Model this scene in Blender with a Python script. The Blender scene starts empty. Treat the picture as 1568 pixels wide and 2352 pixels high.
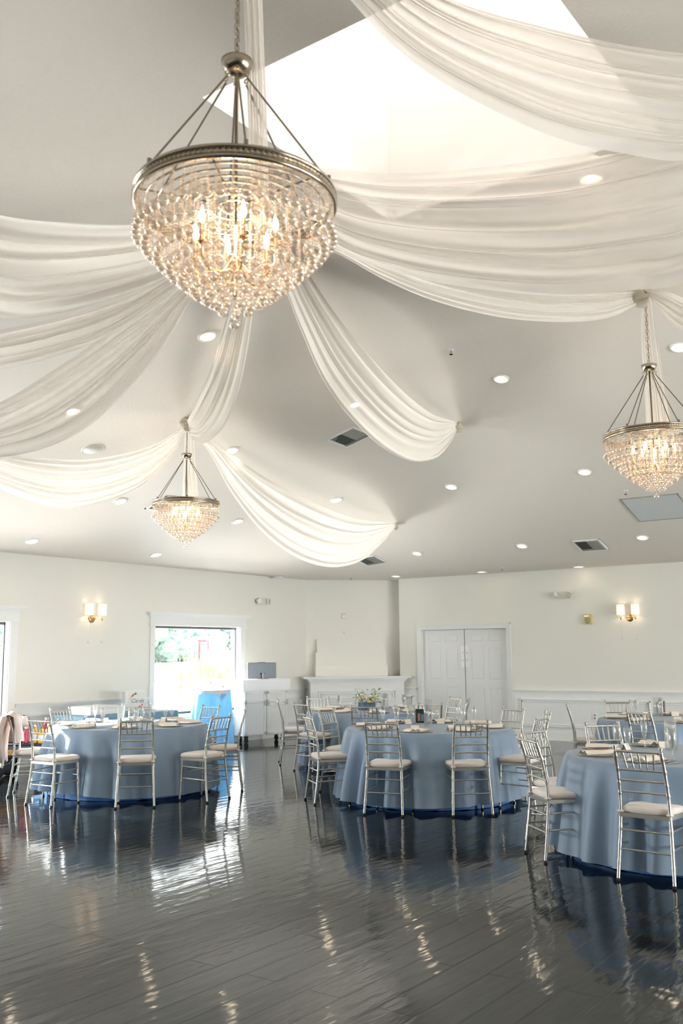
import bpy, math, random
import numpy as np
from mathutils import Vector, Matrix
random.seed(7)
PI = math.pi
sc = bpy.context.scene
col = sc.collection

# ------------------------------------------------------------------ camera
YAW, PIT, ROL = math.radians(36.15), math.radians(8.48), math.radians(-0.46)
FPX, CH = 2173.6, 1.60
_f = np.array([-math.sin(YAW)*math.cos(PIT), math.cos(YAW)*math.cos(PIT), math.sin(PIT)])
_r0 = np.array([math.cos(YAW), math.sin(YAW), 0]); _u0 = np.cross(_r0, _f)
_r = math.cos(ROL)*_r0 + math.sin(ROL)*_u0
_u = -math.sin(ROL)*_r0 + math.cos(ROL)*_u0
cam_d = bpy.data.cameras.new('camera'); cam = bpy.data.objects.new('camera', cam_d); col.objects.link(cam)
cam.matrix_world = Matrix(((_r[0], _u[0], -_f[0], 0), (_r[1], _u[1], -_f[1], 0), (_r[2], _u[2], -_f[2], CH), (0, 0, 0, 1)))
cam_d.sensor_fit = 'VERTICAL'; cam_d.sensor_height = 36; cam_d.sensor_width = 24
cam_d.lens = FPX/2352*36; cam_d.clip_end = 800
cam_d.dof.use_dof = True; cam_d.dof.focus_distance = 10.5; cam_d.dof.aperture_fstop = 3.2
sc.camera = cam
# ------------------------------------------------------------------ exposure, world, sun
sc.view_settings.view_transform = 'Standard'; sc.view_settings.look = 'None'
sc.view_settings.gamma = 1; sc.view_settings.use_curve_mapping = False
sc.view_settings.exposure = 1.08
W = bpy.data.worlds.new('world'); sc.world = W; W.use_nodes = True
bg = W.node_tree.nodes['Background']; bg.inputs[0].default_value = (0.96, 0.97, 1.0, 1); bg.inputs[1].default_value = 4.9
def sun(direction, strength, color, angle):
    l = bpy.data.lights.new('sun', 'SUN'); l.energy = strength; l.color = color; l.angle = angle
    o = bpy.data.objects.new('sun', l); col.objects.link(o)
    o.rotation_euler = Vector(direction).to_track_quat('-Z', 'Y').to_euler(); return o
sun((0.90, 0.06, -0.37), 18.0, (1.0, 0.95, 0.88), 0.012)
XL, YB, XR, YF, ZC, ZT = -12.13, 16.46, 6.4, -6.0, 3.10, 5.10
WIN = [(11.19, 13.34), (6.20, 8.37), (1.2, 3.35)]
WZ0, WZ1 = 0.58, 2.09
RWIN = [(3.2, 6.0), (7.0, 9.8), (10.8, 13.6)]
def area(name, loc, direction, sx, sy, power, color=(1, 1, 1)):
    l = bpy.data.lights.new(name, 'AREA'); l.shape = 'RECTANGLE'; l.size = sx; l.size_y = sy; l.energy = power; l.color = color
    o = bpy.data.objects.new(name, l); col.objects.link(o); o.location = loc
    o.rotation_euler = Vector(direction).to_track_quat('-Z', 'Y').to_euler(); return o
# added lamps on the terrace, lighting the ceiling in place of deck bounce
for (a, b) in WIN[:2]:
    area('terrace_fill_lamp', (XL-1.55, (a+b)/2, 0.03), (0.55, 0, 1), 2.2, 2.4, 400, (1, 0.985, 0.965))
# daylight entering through the openings beyond the frame and the roof light
for (a, b) in WIN[2:]:
    area('window_daylight', (XL-0.35, (a+b)/2, 1.35), (1, 0, 0.12), 1.5, 2.1, 330, (0.98, 0.98, 1))
for (a, b) in WIN[:2]:
    p = area('window_portal', (XL-0.30, (a+b)/2, 1.33), (1, 0, 0), 1.5, 2.2, 1); p.data.cycles.is_portal = True
for (a, b), pw in zip(RWIN, (110, 210, 300)):
    area('garden_door_daylight', (XR+0.35, (a+b)/2, 1.15), (-1, 0, 0.22), 2.1, 2.7, pw, (1, 0.96, 0.92))
area('roof_light_daylight', (-2.88, 5.06, 7.75), (0, 0, -1), 2.0, 2.0, 62, (1, 0.985, 0.95))

def ray(x, y): return _f + (x-784)/FPX*_r - (y-1176)/FPX*_u
O = np.array([0, 0, CH])
def at_z(x, y, z): v = ray(x, y); return O + v*((z-CH)/v[2])
def at_y(x, y, Y): v = ray(x, y); return O + v*(Y/v[1])
def at_x(x, y, X): v = ray(x, y); return O + v*(X/v[0])
def at_d(x, y, d): return O + ray(x, y)*d
def depth(P): return float((np.array(P)-O) @ _f)
SB, OB, SL, OL = 0.30, 0.80, 0.31, 0.50
def smin(a, b, k):
    h = max(k-abs(a-b), 0)/k; return min(a, b)-h*h*k*0.25
def ceil_h(x, y):
    m = smin(ZC+SB*(YB-OB-y), ZC+SL*(x-XL-OL), 0.45); m2 = smin(ZC+SL*(XR-OL-x), ZC+SB*(y-YF-OB), 0.45)
    m = smin(smin(m, m2, 0.45), ZT, 0.30)
    return -smin(-m, -ZC, 0.08)
def ceil_pt(x, y):
    v = ray(x, y); t = 1.0
    while t < 40:
        P = O+v*t
        if P[2] >= ceil_h(P[0], P[1]): break
        t += 0.01
    lo, hi = t-0.01, t
    for i in range(20):
        m = (lo+hi)/2; P = O+v*m
        if P[2] >= ceil_h(P[0], P[1]): hi = m
        else: lo = m
    return O+v*hi
def ceil_n(x, y):
    e = 0.02
    return Vector((ceil_h(x+e, y)-ceil_h(x-e, y), ceil_h(x, y+e)-ceil_h(x, y-e), -2*e)).normalized()

# ------------------------------------------------------------------ materials
MATS = {}
def nt(name):
    m = bpy.data.materials.new(name); m.use_nodes = True; MATS[name] = m
    n = m.node_tree; return m, n, n.nodes['Principled BSDF'], n.nodes['Material Output']
def bump(n, b, scale, strength, dist=0.01, coord='Object', detail=3, stretch=None):
    tc = n.nodes.new('ShaderNodeTexCoord'); no = n.nodes.new('ShaderNodeTexNoise'); bp = n.nodes.new('ShaderNodeBump')
    no.inputs['Scale'].default_value = scale; no.inputs['Detail'].default_value = detail
    bp.inputs['Strength'].default_value = strength; bp.inputs['Distance'].default_value = dist
    src = tc.outputs[coord]
    if stretch:
        mp = n.nodes.new('ShaderNodeMapping'); mp.inputs['Scale'].default_value = stretch
        n.links.new(src, mp.inputs[0]); src = mp.outputs[0]
    n.links.new(src, no.inputs['Vector']); n.links.new(no.outputs[0], bp.inputs['Height']); n.links.new(bp.outputs[0], b.inputs['Normal'])
    return no, bp
def vary(n, b, no, c, amt=0.06):
    r = n.nodes.new('ShaderNodeValToRGB')
    r.color_ramp.elements[0].position = 0.3; r.color_ramp.elements[1].position = 0.7
    r.color_ramp.elements[0].color = tuple(x*(1-amt) for x in c)+(1,); r.color_ramp.elements[1].color = tuple(min(1, x*(1+amt)) for x in c)+(1,)
    n.links.new(no.outputs[0], r.inputs[0]); n.links.new(r.outputs[0], b.inputs['Base Color'])
def mat(name, c, rough=0.5, metal=0.0, bs=None, spec=None, em=None, ems=1, coat=0, amt=0.04, trans=0, ior=None, sheen=0):
    m, n, b, o = nt(name)
    b.inputs['Base Color'].default_value = tuple(c)+(1,); b.inputs['Roughness'].default_value = rough; b.inputs['Metallic'].default_value = metal
    if spec is not None: b.inputs['Specular IOR Level'].default_value = spec
    if ior: b.inputs['IOR'].default_value = ior
    b.inputs['Coat Weight'].default_value = coat; b.inputs['Transmission Weight'].default_value = trans
    b.inputs['Sheen Weight'].default_value = sheen
    if em: b.inputs['Emission Color'].default_value = tuple(em)+(1,); b.inputs['Emission Strength'].default_value = ems
    if bs:
        no, bp = bump(n, b, *bs); vary(n, b, no, c, amt)
    return m
mat('wall_paint', (0.83, 0.815, 0.76), 0.75, bs=(60, 0.12, 0.004), amt=0.01, spec=0.3)
mat('ceiling_paint', (0.80, 0.74, 0.67), 0.55, bs=(38, 0.35, 0.006), amt=0.015, spec=0.35)
mat('shaft_paint', (0.86, 0.84, 0.81), 0.8, bs=(60, 0.1, 0.004), amt=0.01)
mat('trim_white', (0.86, 0.865, 0.86), 0.38, bs=(30, 0.03, 0.003), amt=0.01)
mat('door_white', (0.80, 0.80, 0.795), 0.35, bs=(30, 0.03, 0.003), amt=0.01)
mat('dark_frame', (0.06, 0.06, 0.075), 0.4, bs=(40, 0.05, 0.002))
mat('silver', (0.53, 0.515, 0.48), 0.32, 0.8, bs=(70, 0.1, 0.002), amt=0.08)
mat('rubber', (0.015, 0.015, 0.017), 0.6, bs=(50, 0.1, 0.002))
mat('nickel', (0.52, 0.46, 0.37), 0.2, 1.0, bs=(40, 0.03, 0.001))
mat('brass', (0.80, 0.52, 0.26), 0.22, 1.0, bs=(40, 0.03, 0.001))
mat('chrome', (0.75, 0.76, 0.78), 0.12, 1.0, bs=(40, 0.02, 0.001))
mat('cushion', (0.80, 0.73, 0.68), 0.85, bs=(220, 0.15, 0.002), amt=0.02, sheen=0.3)
mat('napkin', (0.90, 0.81, 0.72), 0.8, bs=(120, 0.2, 0.003), amt=0.02)
mat('paper', (0.85, 0.76, 0.67), 0.7, bs=(40, 0.05, 0.001), amt=0.02)
mat('white_card', (0.92, 0.92, 0.93), 0.6, bs=(40, 0.05, 0.001), amt=0.01)
mat('wax', (0.93, 0.9, 0.82), 0.45, bs=(20, 0.05, 0.002), amt=0.01)
mat('steel_cutlery', (0.62, 0.64, 0.66), 0.18, 1.0, bs=(40, 0.02, 0.001))
mat('black_leg', (0.02, 0.022, 0.03), 0.45, bs=(40, 0.05, 0.001))
mat('vent_grey', (0.42, 0.43, 0.40), 0.4, 0.3, bs=(40, 0.05, 0.001))
mat('vent_dark', (0.06, 0.07, 0.065), 0.7, bs=(40, 0.05, 0.001))
mat('hatch_grey', (0.62, 0.64, 0.64), 0.5, bs=(40, 0.05, 0.001))
mat('lamp_on', (1, 1, 1), 0.5, em=(1.0, 0.80, 0.56), ems=11, bs=(30, 0.01, 0.001))
mat('lamp_reflector', (0.85, 0.78, 0.68), 0.35, em=(1.0, 0.70, 0.42), ems=0.5, bs=(30, 0.01, 0.001))
mat('bulb', (1, 0.9, 0.7), 0.4, em=(1.0, 0.76, 0.52), ems=17, bs=(30, 0.01, 0.001))
mat('shade_lit', (0.92, 0.85, 0.76), 0.8, em=(1.0, 0.80, 0.62), ems=0.34, bs=(90, 0.05, 0.001))
mat('yellow_alarm', (0.72, 0.56, 0.20), 0.5, bs=(60, 0.1, 0.001))
mat('off_white_plastic', (0.72, 0.70, 0.63), 0.5, bs=(60, 0.05, 0.001))
mat('grey_plastic', (0.30, 0.30, 0.28), 0.5, bs=(60, 0.05, 0.001))
mat('monitor_back', (0.16, 0.18, 0.21), 0.32, 0.6, bs=(30, 0.02, 0.001))
mat('blush_jacket', (0.70, 0.56, 0.50), 0.8, bs=(14, 0.6, 0.02), amt=0.06)
mat('wagon_wood', (0.62, 0.34, 0.13), 0.5, bs=(20, 0.1, 0.003, 'Object', 3, (1, 12, 1)), amt=0.2)
mat('wagon_black', (0.03, 0.035, 0.045), 0.5, bs=(40, 0.1, 0.002))
mat('wagon_grey', (0.14, 0.15, 0.19), 0.5, bs=(40, 0.1, 0.002))
mat('box_grey', (0.22, 0.17, 0.18), 0.6, bs=(20, 0.1, 0.003))
mat('plastic_bag', (0.82, 0.80, 0.76), 0.3, bs=(16, 0.8, 0.03), amt=0.08)
mat('juice_red', (0.75, 0.05, 0.12), 0.25, bs=(30, 0.05, 0.002), amt=0.15)
mat('juice_yellow', (0.80, 0.45, 0.06), 0.25, bs=(30, 0.05, 0.002), amt=0.15)
mat('label_white', (0.85, 0.84, 0.82), 0.5, bs=(40, 0.05, 0.002))
mat('leaf', (0.16, 0.30, 0.12), 0.55, bs=(30, 0.2, 0.003), amt=0.3)
mat('leaf_pale', (0.40, 0.50, 0.36), 0.6, bs=(30, 0.2, 0.003), amt=0.2)
mat('rose_peach', (0.85, 0.50, 0.32), 0.6, bs=(30, 0.2, 0.003), amt=0.1)
mat('rose_yellow', (0.86, 0.68, 0.36), 0.6, bs=(30, 0.2, 0.003), amt=0.1)
mat('rose_pink', (0.75, 0.10, 0.16), 0.6, bs=(30, 0.2, 0.003), amt=0.1)
mat('ink', (0.22, 0.2, 0.22), 0.6, bs=(30, 0.02, 0.001))
mat('photo_dark', (0.02, 0.035, 0.04), 0.25, bs=(18, 0.02, 0.001), amt=0.5)
mat('photo_skin', (0.45, 0.18, 0.10), 0.4, bs=(18, 0.02, 0.001), amt=0.2)
mat('flower_box', (0.12, 0.20, 0.28), 0.4, bs=(20, 0.3, 0.004), amt=0.25)
mat('deck_white', (0.70, 0.71, 0.74), 0.6, bs=(12, 0.1, 0.003), amt=0.02)
mat('tree_leaf_hazed', (0.24, 0.33, 0.32), 0.8, bs=(1.4, 1.0, 0.4), amt=0.5)  # grey-blue leaf tone has the distance haze mixed into the colour
mat('tree_leaf_pale', (0.42, 0.46, 0.36), 0.8, bs=(1.4, 1.0, 0.4), amt=0.45)
mat('bark', (0.2, 0.15, 0.11), 0.9, bs=(8, 0.5, 0.03), amt=0.3)
mat('reed', (0.34, 0.33, 0.20), 0.8, bs=(3, 0.1, 0.02), amt=0.3)
mat('lawn', (0.36, 0.40, 0.27), 0.95, bs=(0.6, 0.3, 0.05), amt=0.2)
mat('booth_red', (0.70, 0.03, 0.05), 0.4, bs=(10, 0.05, 0.002))
mat('booth_glass', (0.20, 0.28, 0.28), 0.15, bs=(10, 0.02, 0.002))
mat('red_plastic', (0.6, 0.03, 0.04), 0.3, bs=(30, 0.02, 0.001))
mat('green_led', (0.02, 0.4, 0.2), 0.3, em=(0.05, 0.6, 0.35), ems=0.6, bs=(30, 0.02, 0.001))

def glassy(name, tint, mixgloss, rough=0.03, pearl=None):
    m, n, b, o = nt(name); n.nodes.remove(b)
    tr = n.nodes.new('ShaderNodeBsdfTransparent'); tr.inputs[0].default_value = tuple(tint)+(1,)
    gl = n.nodes.new('ShaderNodeBsdfGlossy'); gl.inputs['Roughness'].default_value = rough
    lw = n.nodes.new('ShaderNodeLayerWeight'); lw.inputs[0].default_value = 0.35
    ma = n.nodes.new('ShaderNodeMath'); ma.operation = 'MULTIPLY_ADD'; ma.inputs[1].default_value = mixgloss[1]; ma.inputs[2].default_value = mixgloss[0]
    mx = n.nodes.new('ShaderNodeMixShader')
    n.links.new(lw.outputs['Facing'], ma.inputs[0]); n.links.new(ma.outputs[0], mx.inputs[0])
    n.links.new(tr.outputs[0], mx.inputs[1]); n.links.new(gl.outputs[0], mx.inputs[2])
    src = mx
    if pearl:
        df = n.nodes.new('ShaderNodeBsdfDiffuse'); df.inputs[0].default_value = tuple(pearl[0])+(1,)
        tl = n.nodes.new('ShaderNodeBsdfTranslucent'); tl.inputs[0].default_value = tuple(pearl[0])+(1,)
        ad = n.nodes.new('ShaderNodeMixShader'); n.links.new(df.outputs[0], ad.inputs[1]); n.links.new(tl.outputs[0], ad.inputs[2]); ad.inputs[0].default_value = 0.5
        m2 = n.nodes.new('ShaderNodeMixShader'); m2.inputs[0].default_value = pearl[1]
        n.links.new(mx.outputs[0], m2.inputs[1]); n.links.new(ad.outputs[0], m2.inputs[2]); src = m2
    n.links.new(src.outputs[0], o.inputs[0]); return m
glassy('window_glass', (0.97, 0.99, 0.98), (0.03, 0.25))
glassy('roof_dimming_pane', (0.52, 0.505, 0.49), (0.03, 0.2), 0.2)  # grey tint added to cut the sky light coming down the well
glassy('drink_glass', (0.985, 0.99, 0.99), (0.03, 0.45), 0.03, ((0.95, 0.97, 0.97), 0.07))
glassy('charger_glass', (0.90, 0.93, 0.93), (0.10, 0.5), 0.08, ((0.85, 0.86, 0.84), 0.15))
def crystal(name):
    m, n, b, o = nt(name)
    b.inputs['Base Color'].default_value = (1, 0.97, 0.93, 1); b.inputs['Roughness'].default_value = 0.02
    b.inputs['Transmission Weight'].default_value = 1; b.inputs['IOR'].default_value = 1.5
    tr = n.nodes.new('ShaderNodeBsdfTransparent'); tr.inputs[0].default_value = (0.99, 0.95, 0.90, 1)
    mx = n.nodes.new('ShaderNodeMixShader'); mx.inputs[0].default_value = 0.62
    n.links.new(tr.outputs[0], mx.inputs[1]); n.links.new(b.outputs[0], mx.inputs[2]); n.links.new(mx.outputs[0], o.inputs[0]); return m
glassy('crystal', (1.0, 0.965, 0.92), (0.20, 0.8), 0.05, ((1.0, 0.94, 0.86), 0.15))
glassy('bead', (0.97, 0.90, 0.82), (0.15, 0.5), 0.08, ((0.95, 0.84, 0.72), 0.18))

def sheer(name, c, opac, edge=0.35):
    m, n, b, o = nt(name); n.nodes.remove(b)
    tc = n.nodes.new('ShaderNodeTexCoord'); no = n.nodes.new('ShaderNodeTexNoise'); no.inputs['Scale'].default_value = 55
    bp = n.nodes.new('ShaderNodeBump'); bp.inputs['Strength'].default_value = 0.15; bp.inputs['Distance'].default_value = 0.004
    n.links.new(tc.outputs['Object'], no.inputs['Vector']); n.links.new(no.outputs[0], bp.inputs['Height'])
    df = n.nodes.new('ShaderNodeBsdfDiffuse'); tl = n.nodes.new('ShaderNodeBsdfTranslucent'); tr = n.nodes.new('ShaderNodeBsdfTransparent')
    for x in (df, tl): x.inputs[0].default_value = tuple(c)+(1,); n.links.new(bp.outputs[0], x.inputs['Normal'])
    m1 = n.nodes.new('ShaderNodeMixShader'); m1.inputs[0].default_value = 0.45
    n.links.new(df.outputs[0], m1.inputs[1]); n.links.new(tl.outputs[0], m1.inputs[2])
    lw = n.nodes.new('ShaderNodeLayerWeight'); lw.inputs[0].default_value = 0.5
    ma = n.nodes.new('ShaderNodeMath'); ma.operation = 'MULTIPLY_ADD'; ma.inputs[1].default_value = edge; ma.inputs[2].default_value = opac; ma.use_clamp = True
    n.links.new(lw.outputs['Facing'], ma.inputs[0])
    m2 = n.nodes.new('ShaderNodeMixShader'); n.links.new(ma.outputs[0], m2.inputs[0])
    n.links.new(tr.outputs[0], m2.inputs[1]); n.links.new(m1.outputs[0], m2.inputs[2]); n.links.new(m2.outputs[0], o.inputs[0]); return m
sheer('sheer_white', (0.93, 0.885, 0.835), 0.50, 0.62)
sheer('sheer_knot', (0.88, 0.83, 0.73), 0.85, 0.2)
def cloth(name, c, tl_amt=0.25, rough=0.55):
    m, n, b, o = nt(name)
    no, bp = bump(n, b, 160, 0.12, 0.002); vary(n, b, no, c, 0.03)
    b.inputs['Roughness'].default_value = rough; b.inputs['Sheen Weight'].default_value = 0.35
    tl = n.nodes.new('ShaderNodeBsdfTranslucent'); tl.inputs[0].default_value = (c[0]*0.8, c[1]*1.05, min(1, c[2]*1.3), 1)
    mx = n.nodes.new('ShaderNodeMixShader'); mx.inputs[0].default_value = tl_amt
    n.links.new(b.outputs[0], mx.inputs[1]); n.links.new(tl.outputs[0], mx.inputs[2]); n.links.new(mx.outputs[0], o.inputs[0]); return m
cloth('dusty_blue', (0.32, 0.435, 0.565), 0.25)
cloth('sky_blue', (0.40, 0.66, 0.88), 0.45)
cloth('royal_blue', (0.05, 0.20, 0.52), 0.1)
cloth('lace_white', (0.78, 0.76, 0.72), 0.2)

def floor_mat():
    m, n, b, o = nt('dark_glossy_planks')
    N = n.nodes.new; L = n.links.new
    tc = N('ShaderNodeTexCoord')
    mp = N('ShaderNodeMapping'); mp.inputs['Rotation'].default_value = (0, 0, PI/2)
    L(tc.outputs['Object'], mp.inputs[0])
    br = N('ShaderNodeTexBrick'); br.offset = 0.37; br.squash = 1
    br.inputs['Scale'].default_value = 1; br.inputs['Brick Width'].default_value = 1.9; br.inputs['Row Height'].default_value = 0.20
    br.inputs['Mortar Size'].default_value = 0.0042; br.inputs['Mortar Smooth'].default_value = 0.6; br.inputs['Bias'].default_value = 0
    br.inputs['Color1'].default_value = (0.2, 0.2, 0.2, 1); br.inputs['Color2'].default_value = (0.8, 0.8, 0.8, 1); br.inputs['Mortar'].default_value = (0, 0, 0, 1)
    L(mp.outputs[0], br.inputs['Vector'])
    ra = N('ShaderNodeValToRGB'); ra.color_ramp.elements[0].color = (0.004, 0.006, 0.0075, 1); ra.color_ramp.elements[1].color = (0.010, 0.0125, 0.0135, 1)
    L(br.outputs[0], ra.inputs[0]); L(ra.outputs[0], b.inputs['Base Color'])
    # long soft waves across each plank, fine grain, sunk joints
    mw = N('ShaderNodeMapping'); mw.inputs['Scale'].default_value = (1.0, 0.22, 1); L(tc.outputs['Object'], mw.inputs[0])
    w1 = N('ShaderNodeTexNoise'); w1.inputs['Scale'].default_value = 13; w1.inputs['Detail'].default_value = 2; L(mw.outputs[0], w1.inputs['Vector'])
    mg = N('ShaderNodeMapping'); mg.inputs['Scale'].default_value = (1.0, 0.08, 1); L(tc.outputs['Object'], mg.inputs[0])
    w2 = N('ShaderNodeTexNoise'); w2.inputs['Scale'].default_value = 90; w2.inputs['Detail'].default_value = 3; L(mg.outputs[0], w2.inputs['Vector'])
    b1 = N('ShaderNodeBump'); b1.inputs['Strength'].default_value = 0.8; b1.inputs['Distance'].default_value = 0.0035; L(w1.outputs[0], b1.inputs['Height'])
    b2 = N('ShaderNodeBump'); b2.inputs['Strength'].default_value = 0.25; b2.inputs['Distance'].default_value = 0.0008; L(w2.outputs[0], b2.inputs['Height']); L(b1.outputs[0], b2.inputs['Normal'])
    b3 = N('ShaderNodeBump'); b3.invert = True; b3.inputs['Strength'].default_value = 0.8; b3.inputs['Distance'].default_value = 0.003
    L(br.outputs['Fac'], b3.inputs['Height']); L(b2.outputs[0], b3.inputs['Normal'])
    L(b3.outputs[0], b.inputs['Normal'])
    b.inputs['Roughness'].default_value = 0.06; b.inputs['IOR'].default_value = 1.43; b.inputs['Specular Tint'].default_value = (0.90, 1.0, 1.0, 1)
    return m
floor_mat()

# ------------------------------------------------------------------ mesh helpers
class MB:
    def __init__(s): s.v = []; s.f = []; s.sm = []; s.T = None
    def add(s, vs, fs, smooth=False):
        k = len(s.v)
        if s.T is not None: vs = [tuple(s.T @ Vector(p)) for p in vs]
        s.v += [tuple(map(float, p)) for p in vs]; s.f += [tuple(i+k for i in f) for f in fs]; s.sm += [smooth]*len(fs)
        return s
    def box(s, x0, x1, y0, y1, z0, z1):
        if x0 > x1: x0, x1 = x1, x0
        if y0 > y1: y0, y1 = y1, y0
        if z0 > z1: z0, z1 = z1, z0
        return s.add([(x0,y0,z0),(x1,y0,z0),(x1,y1,z0),(x0,y1,z0),(x0,y0,z1),(x1,y0,z1),(x1,y1,z1),(x0,y1,z1)],
              [(0,3,2,1),(4,5,6,7),(0,1,5,4),(1,2,6,5),(2,3,7,6),(3,0,4,7)])
    def rbox(s, x0, x1, y0, y1, z0, z1, r=0.01):
        import bmesh
        bm = bmesh.new(); bmesh.ops.create_cube(bm, size=1)
        for v in bm.verts: v.co = Vector(((x0+x1)/2+v.co.x*(x1-x0), (y0+y1)/2+v.co.y*(y1-y0), (z0+z1)/2+v.co.z*(z1-z0)))
        bmesh.ops.bevel(bm, geom=list(bm.edges), offset=r, segments=2, profile=0.5, affect='EDGES')
        bm.verts.index_update(); s.add([tuple(v.co) for v in bm.verts], [tuple(v.index for v in f.verts) for f in bm.faces], False); bm.free(); return s
    def lathe(s, prof, c=(0, 0, 0), n=16, smooth=True, axis=None):
        M = Matrix.Translation(Vector(c))
        if axis is not None: M = M @ Vector((0, 0, 1)).rotation_difference(Vector(axis).normalized()).to_matrix().to_4x4()
        vs = []; fs = []
        for (r, z) in prof:
            for k in range(n): a = 2*PI*k/n; vs.append(M @ Vector((r*math.cos(a), r*math.sin(a), z)))
        for i in range(len(prof)-1):
            for k in range(n): fs.append((i*n+k, i*n+(k+1) % n, (i+1)*n+(k+1) % n, (i+1)*n+k))
        s.add(vs, fs, smooth); return s
    def cyl(s, p0, p1, r0, r1=None, n=12, smooth=True):
        r1 = r0 if r1 is None else r1; p0 = Vector(p0); p1 = Vector(p1); L = (p1-p0).length
        return s.lathe([(0, 0), (r0, 0), (r0, 0), (r1, L), (r1, L), (0, L)], p0, n, smooth, p1-p0)
    def tube(s, pts, rad, n=8, closed=False, smooth=True):
        pts = [Vector(p) for p in pts]; m = len(pts)
        if not callable(rad): rr = rad; rad = lambda t: rr
        vs = []; fs = []; up = None
        for i, p in enumerate(pts):
            if closed: t = (pts[(i+1) % m]-pts[i-1]).normalized()
            else: t = (pts[min(i+1, m-1)]-pts[max(i-1, 0)]).normalized()
            if up is None: up = t.orthogonal().normalized()
            up = (up-t*up.dot(t)).normalized(); bi = t.cross(up); r = rad(i/max(1, m-1))
            for k in range(n): a = 2*PI*k/n; vs.append(p+up*(r*math.cos(a))+bi*(r*math.sin(a)))
        R = m if closed else m-1
        for i in range(R):
            for k in range(n): fs.append((i*n+k, i*n+(k+1) % n, ((i+1) % m)*n+(k+1) % n, ((i+1) % m)*n+k))
        if not closed: fs.append(tuple(range(n))[::-1]); fs.append(tuple((m-1)*n+k for k in range(n)))
        s.add(vs, fs, smooth); return s
    def ball(s, c, r, n=10, m=6, sc_=(1, 1, 1)):
        vs = [(c[0], c[1], c[2]-r*sc_[2])]; fs = []
        for i in range(1, m):
            ph = -PI/2+PI*i/m
            for k in range(n): a = 2*PI*k/n; vs.append((c[0]+r*sc_[0]*math.cos(ph)*math.cos(a), c[1]+r*sc_[1]*math.cos(ph)*math.sin(a), c[2]+r*sc_[2]*math.sin(ph)))
        vs.append((c[0], c[1], c[2]+r*sc_[2])); e = len(vs)-1
        for k in range(n):
            fs.append((0, 1+(k+1) % n, 1+k)); fs.append((e, 1+(m-2)*n+k, 1+(m-2)*n+(k+1) % n))
            for i in range(m-2): fs.append((1+i*n+k, 1+i*n+(k+1) % n, 1+(i+1)*n+(k+1) % n, 1+(i+1)*n+k))
        s.add(vs, fs, True); return s
    def grid(s, P, smooth=True, wrap=False):
        a = len(P); b = len(P[0]); vs = [p for row in P for p in row]; fs = []
        for i in range(a-1):
            for j in range(b if wrap else b-1): fs.append((i*b+j, i*b+(j+1) % b, (i+1)*b+(j+1) % b, (i+1)*b+j))
        s.add(vs, fs, smooth); return s
    def mesh(s, name, m):
        me = bpy.data.meshes.new(name); me.from_pydata(s.v, [], s.f); me.materials.append(MATS[m])
        me.polygons.foreach_set('use_smooth', s.sm); me.update(); return me
    def build(s, name, m, parent=None, loc=None, rotz=0, label=None):
        o = bpy.data.objects.new(name, s.mesh(name, m)); col.objects.link(o)
        if parent: o.parent = parent
        if loc is not None: o.location = loc
        if rotz: o.rotation_euler = (0, 0, rotz)
        if label: o['label'] = label
        return o
def tag(o, label, cat, group=None, kind=None):
    o['label'] = label; o['category'] = cat
    if group: o['group'] = group
    if kind: o['kind'] = kind
    return o
def thing(name, loc, label, cat, group=None, rotz=0):
    o = bpy.data.objects.new(name, None); col.objects.link(o); o.location = tuple(map(float, loc)); o.rotation_euler = (0, 0, rotz)
    o.empty_display_size = 0.1
    return tag(o, label, cat, group)
KIDS = {}
def kids(o):
    return [c for c in bpy.data.objects if c.parent == o]
def snapshot(o):
    ch = kids(o); return (o, [snapshot(c) for c in ch])
def dup(tree, parent=None):
    o, ch = tree; c = o.copy(); col.objects.link(c)
    if parent is not None: c.parent = parent
    for t in ch: dup(t, c)
    return c
def struct(name, mb, m, label, cat):
    return tag(mb.build(name, m), label, cat, kind='structure')

# ------------------------------------------------------------------ room shell
struct('floor', MB().box(XL-0.2, XR+0.2, YF-0.2, YB+0.9, -0.12, 0), 'dark_glossy_planks', 'dark glossy wooden plank floor', 'floor')
def wall_with_holes(axis, pos, thick, a0, a1, z0, z1, holes):
    mb = MB()
    def put(u0, u1, w0, w1):
        if u1-u0 < 1e-4 or w1-w0 < 1e-4: return
        if axis == 'x': mb.box(pos, pos+thick, u0, u1, w0, w1)
        else: mb.box(u0, u1, pos, pos+thick, w0, w1)
    cur = a0
    for (h0, h1, w0, w1) in sorted(holes):
        put(cur, h0, z0, z1); put(h0, h1, z0, w0); put(h0, h1, w1, z1); cur = h1
    put(cur, a1, z0, z1); return mb
CY = 15.34                                  # where the chamfered corner wall starts on the left wall
struct('wall_left', wall_with_holes('x', XL-0.18, 0.18, YF-0.2, YB+1.0, 0, ZC+0.05, [(a, b, WZ0, WZ1) for a, b in WIN]), 'wall_paint', 'cream left wall with picture windows', 'wall')
struct('wall_right', wall_with_holes('x', XR, 0.18, YF-0.2, YB+0.2, 0, ZC+0.05, [(a, b, 0.08, 2.2) for a, b in RWIN]), 'wall_paint', 'cream right wall with garden doors', 'wall')
struct('wall_front', wall_with_holes('y', YF-0.18, 0.18, XL-0.2, XR+0.2, 0, ZC+0.05, []), 'wall_paint', 'cream wall behind the viewer', 'wall')
DX0, DX1, DZ = -10.07, -8.16, 2.06
XS = -10.58
struct('wall_back', wall_with_holes('y', YB, 0.16, XS, XR+0.2, 0, ZC+0.05, [(DX0, DX1, 0, DZ)]), 'wall_paint', 'cream back wall with white double doors', 'wall')
q = 1/math.sqrt(2)
DL = 2.35
mb = MB(); mb.T = Matrix.Translation((XL, CY, 0)) @ Matrix.Rotation(PI/4, 4, 'Z')
mb.box(-0.3, DL, 0, 0.12, 0, ZC+0.05)
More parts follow.
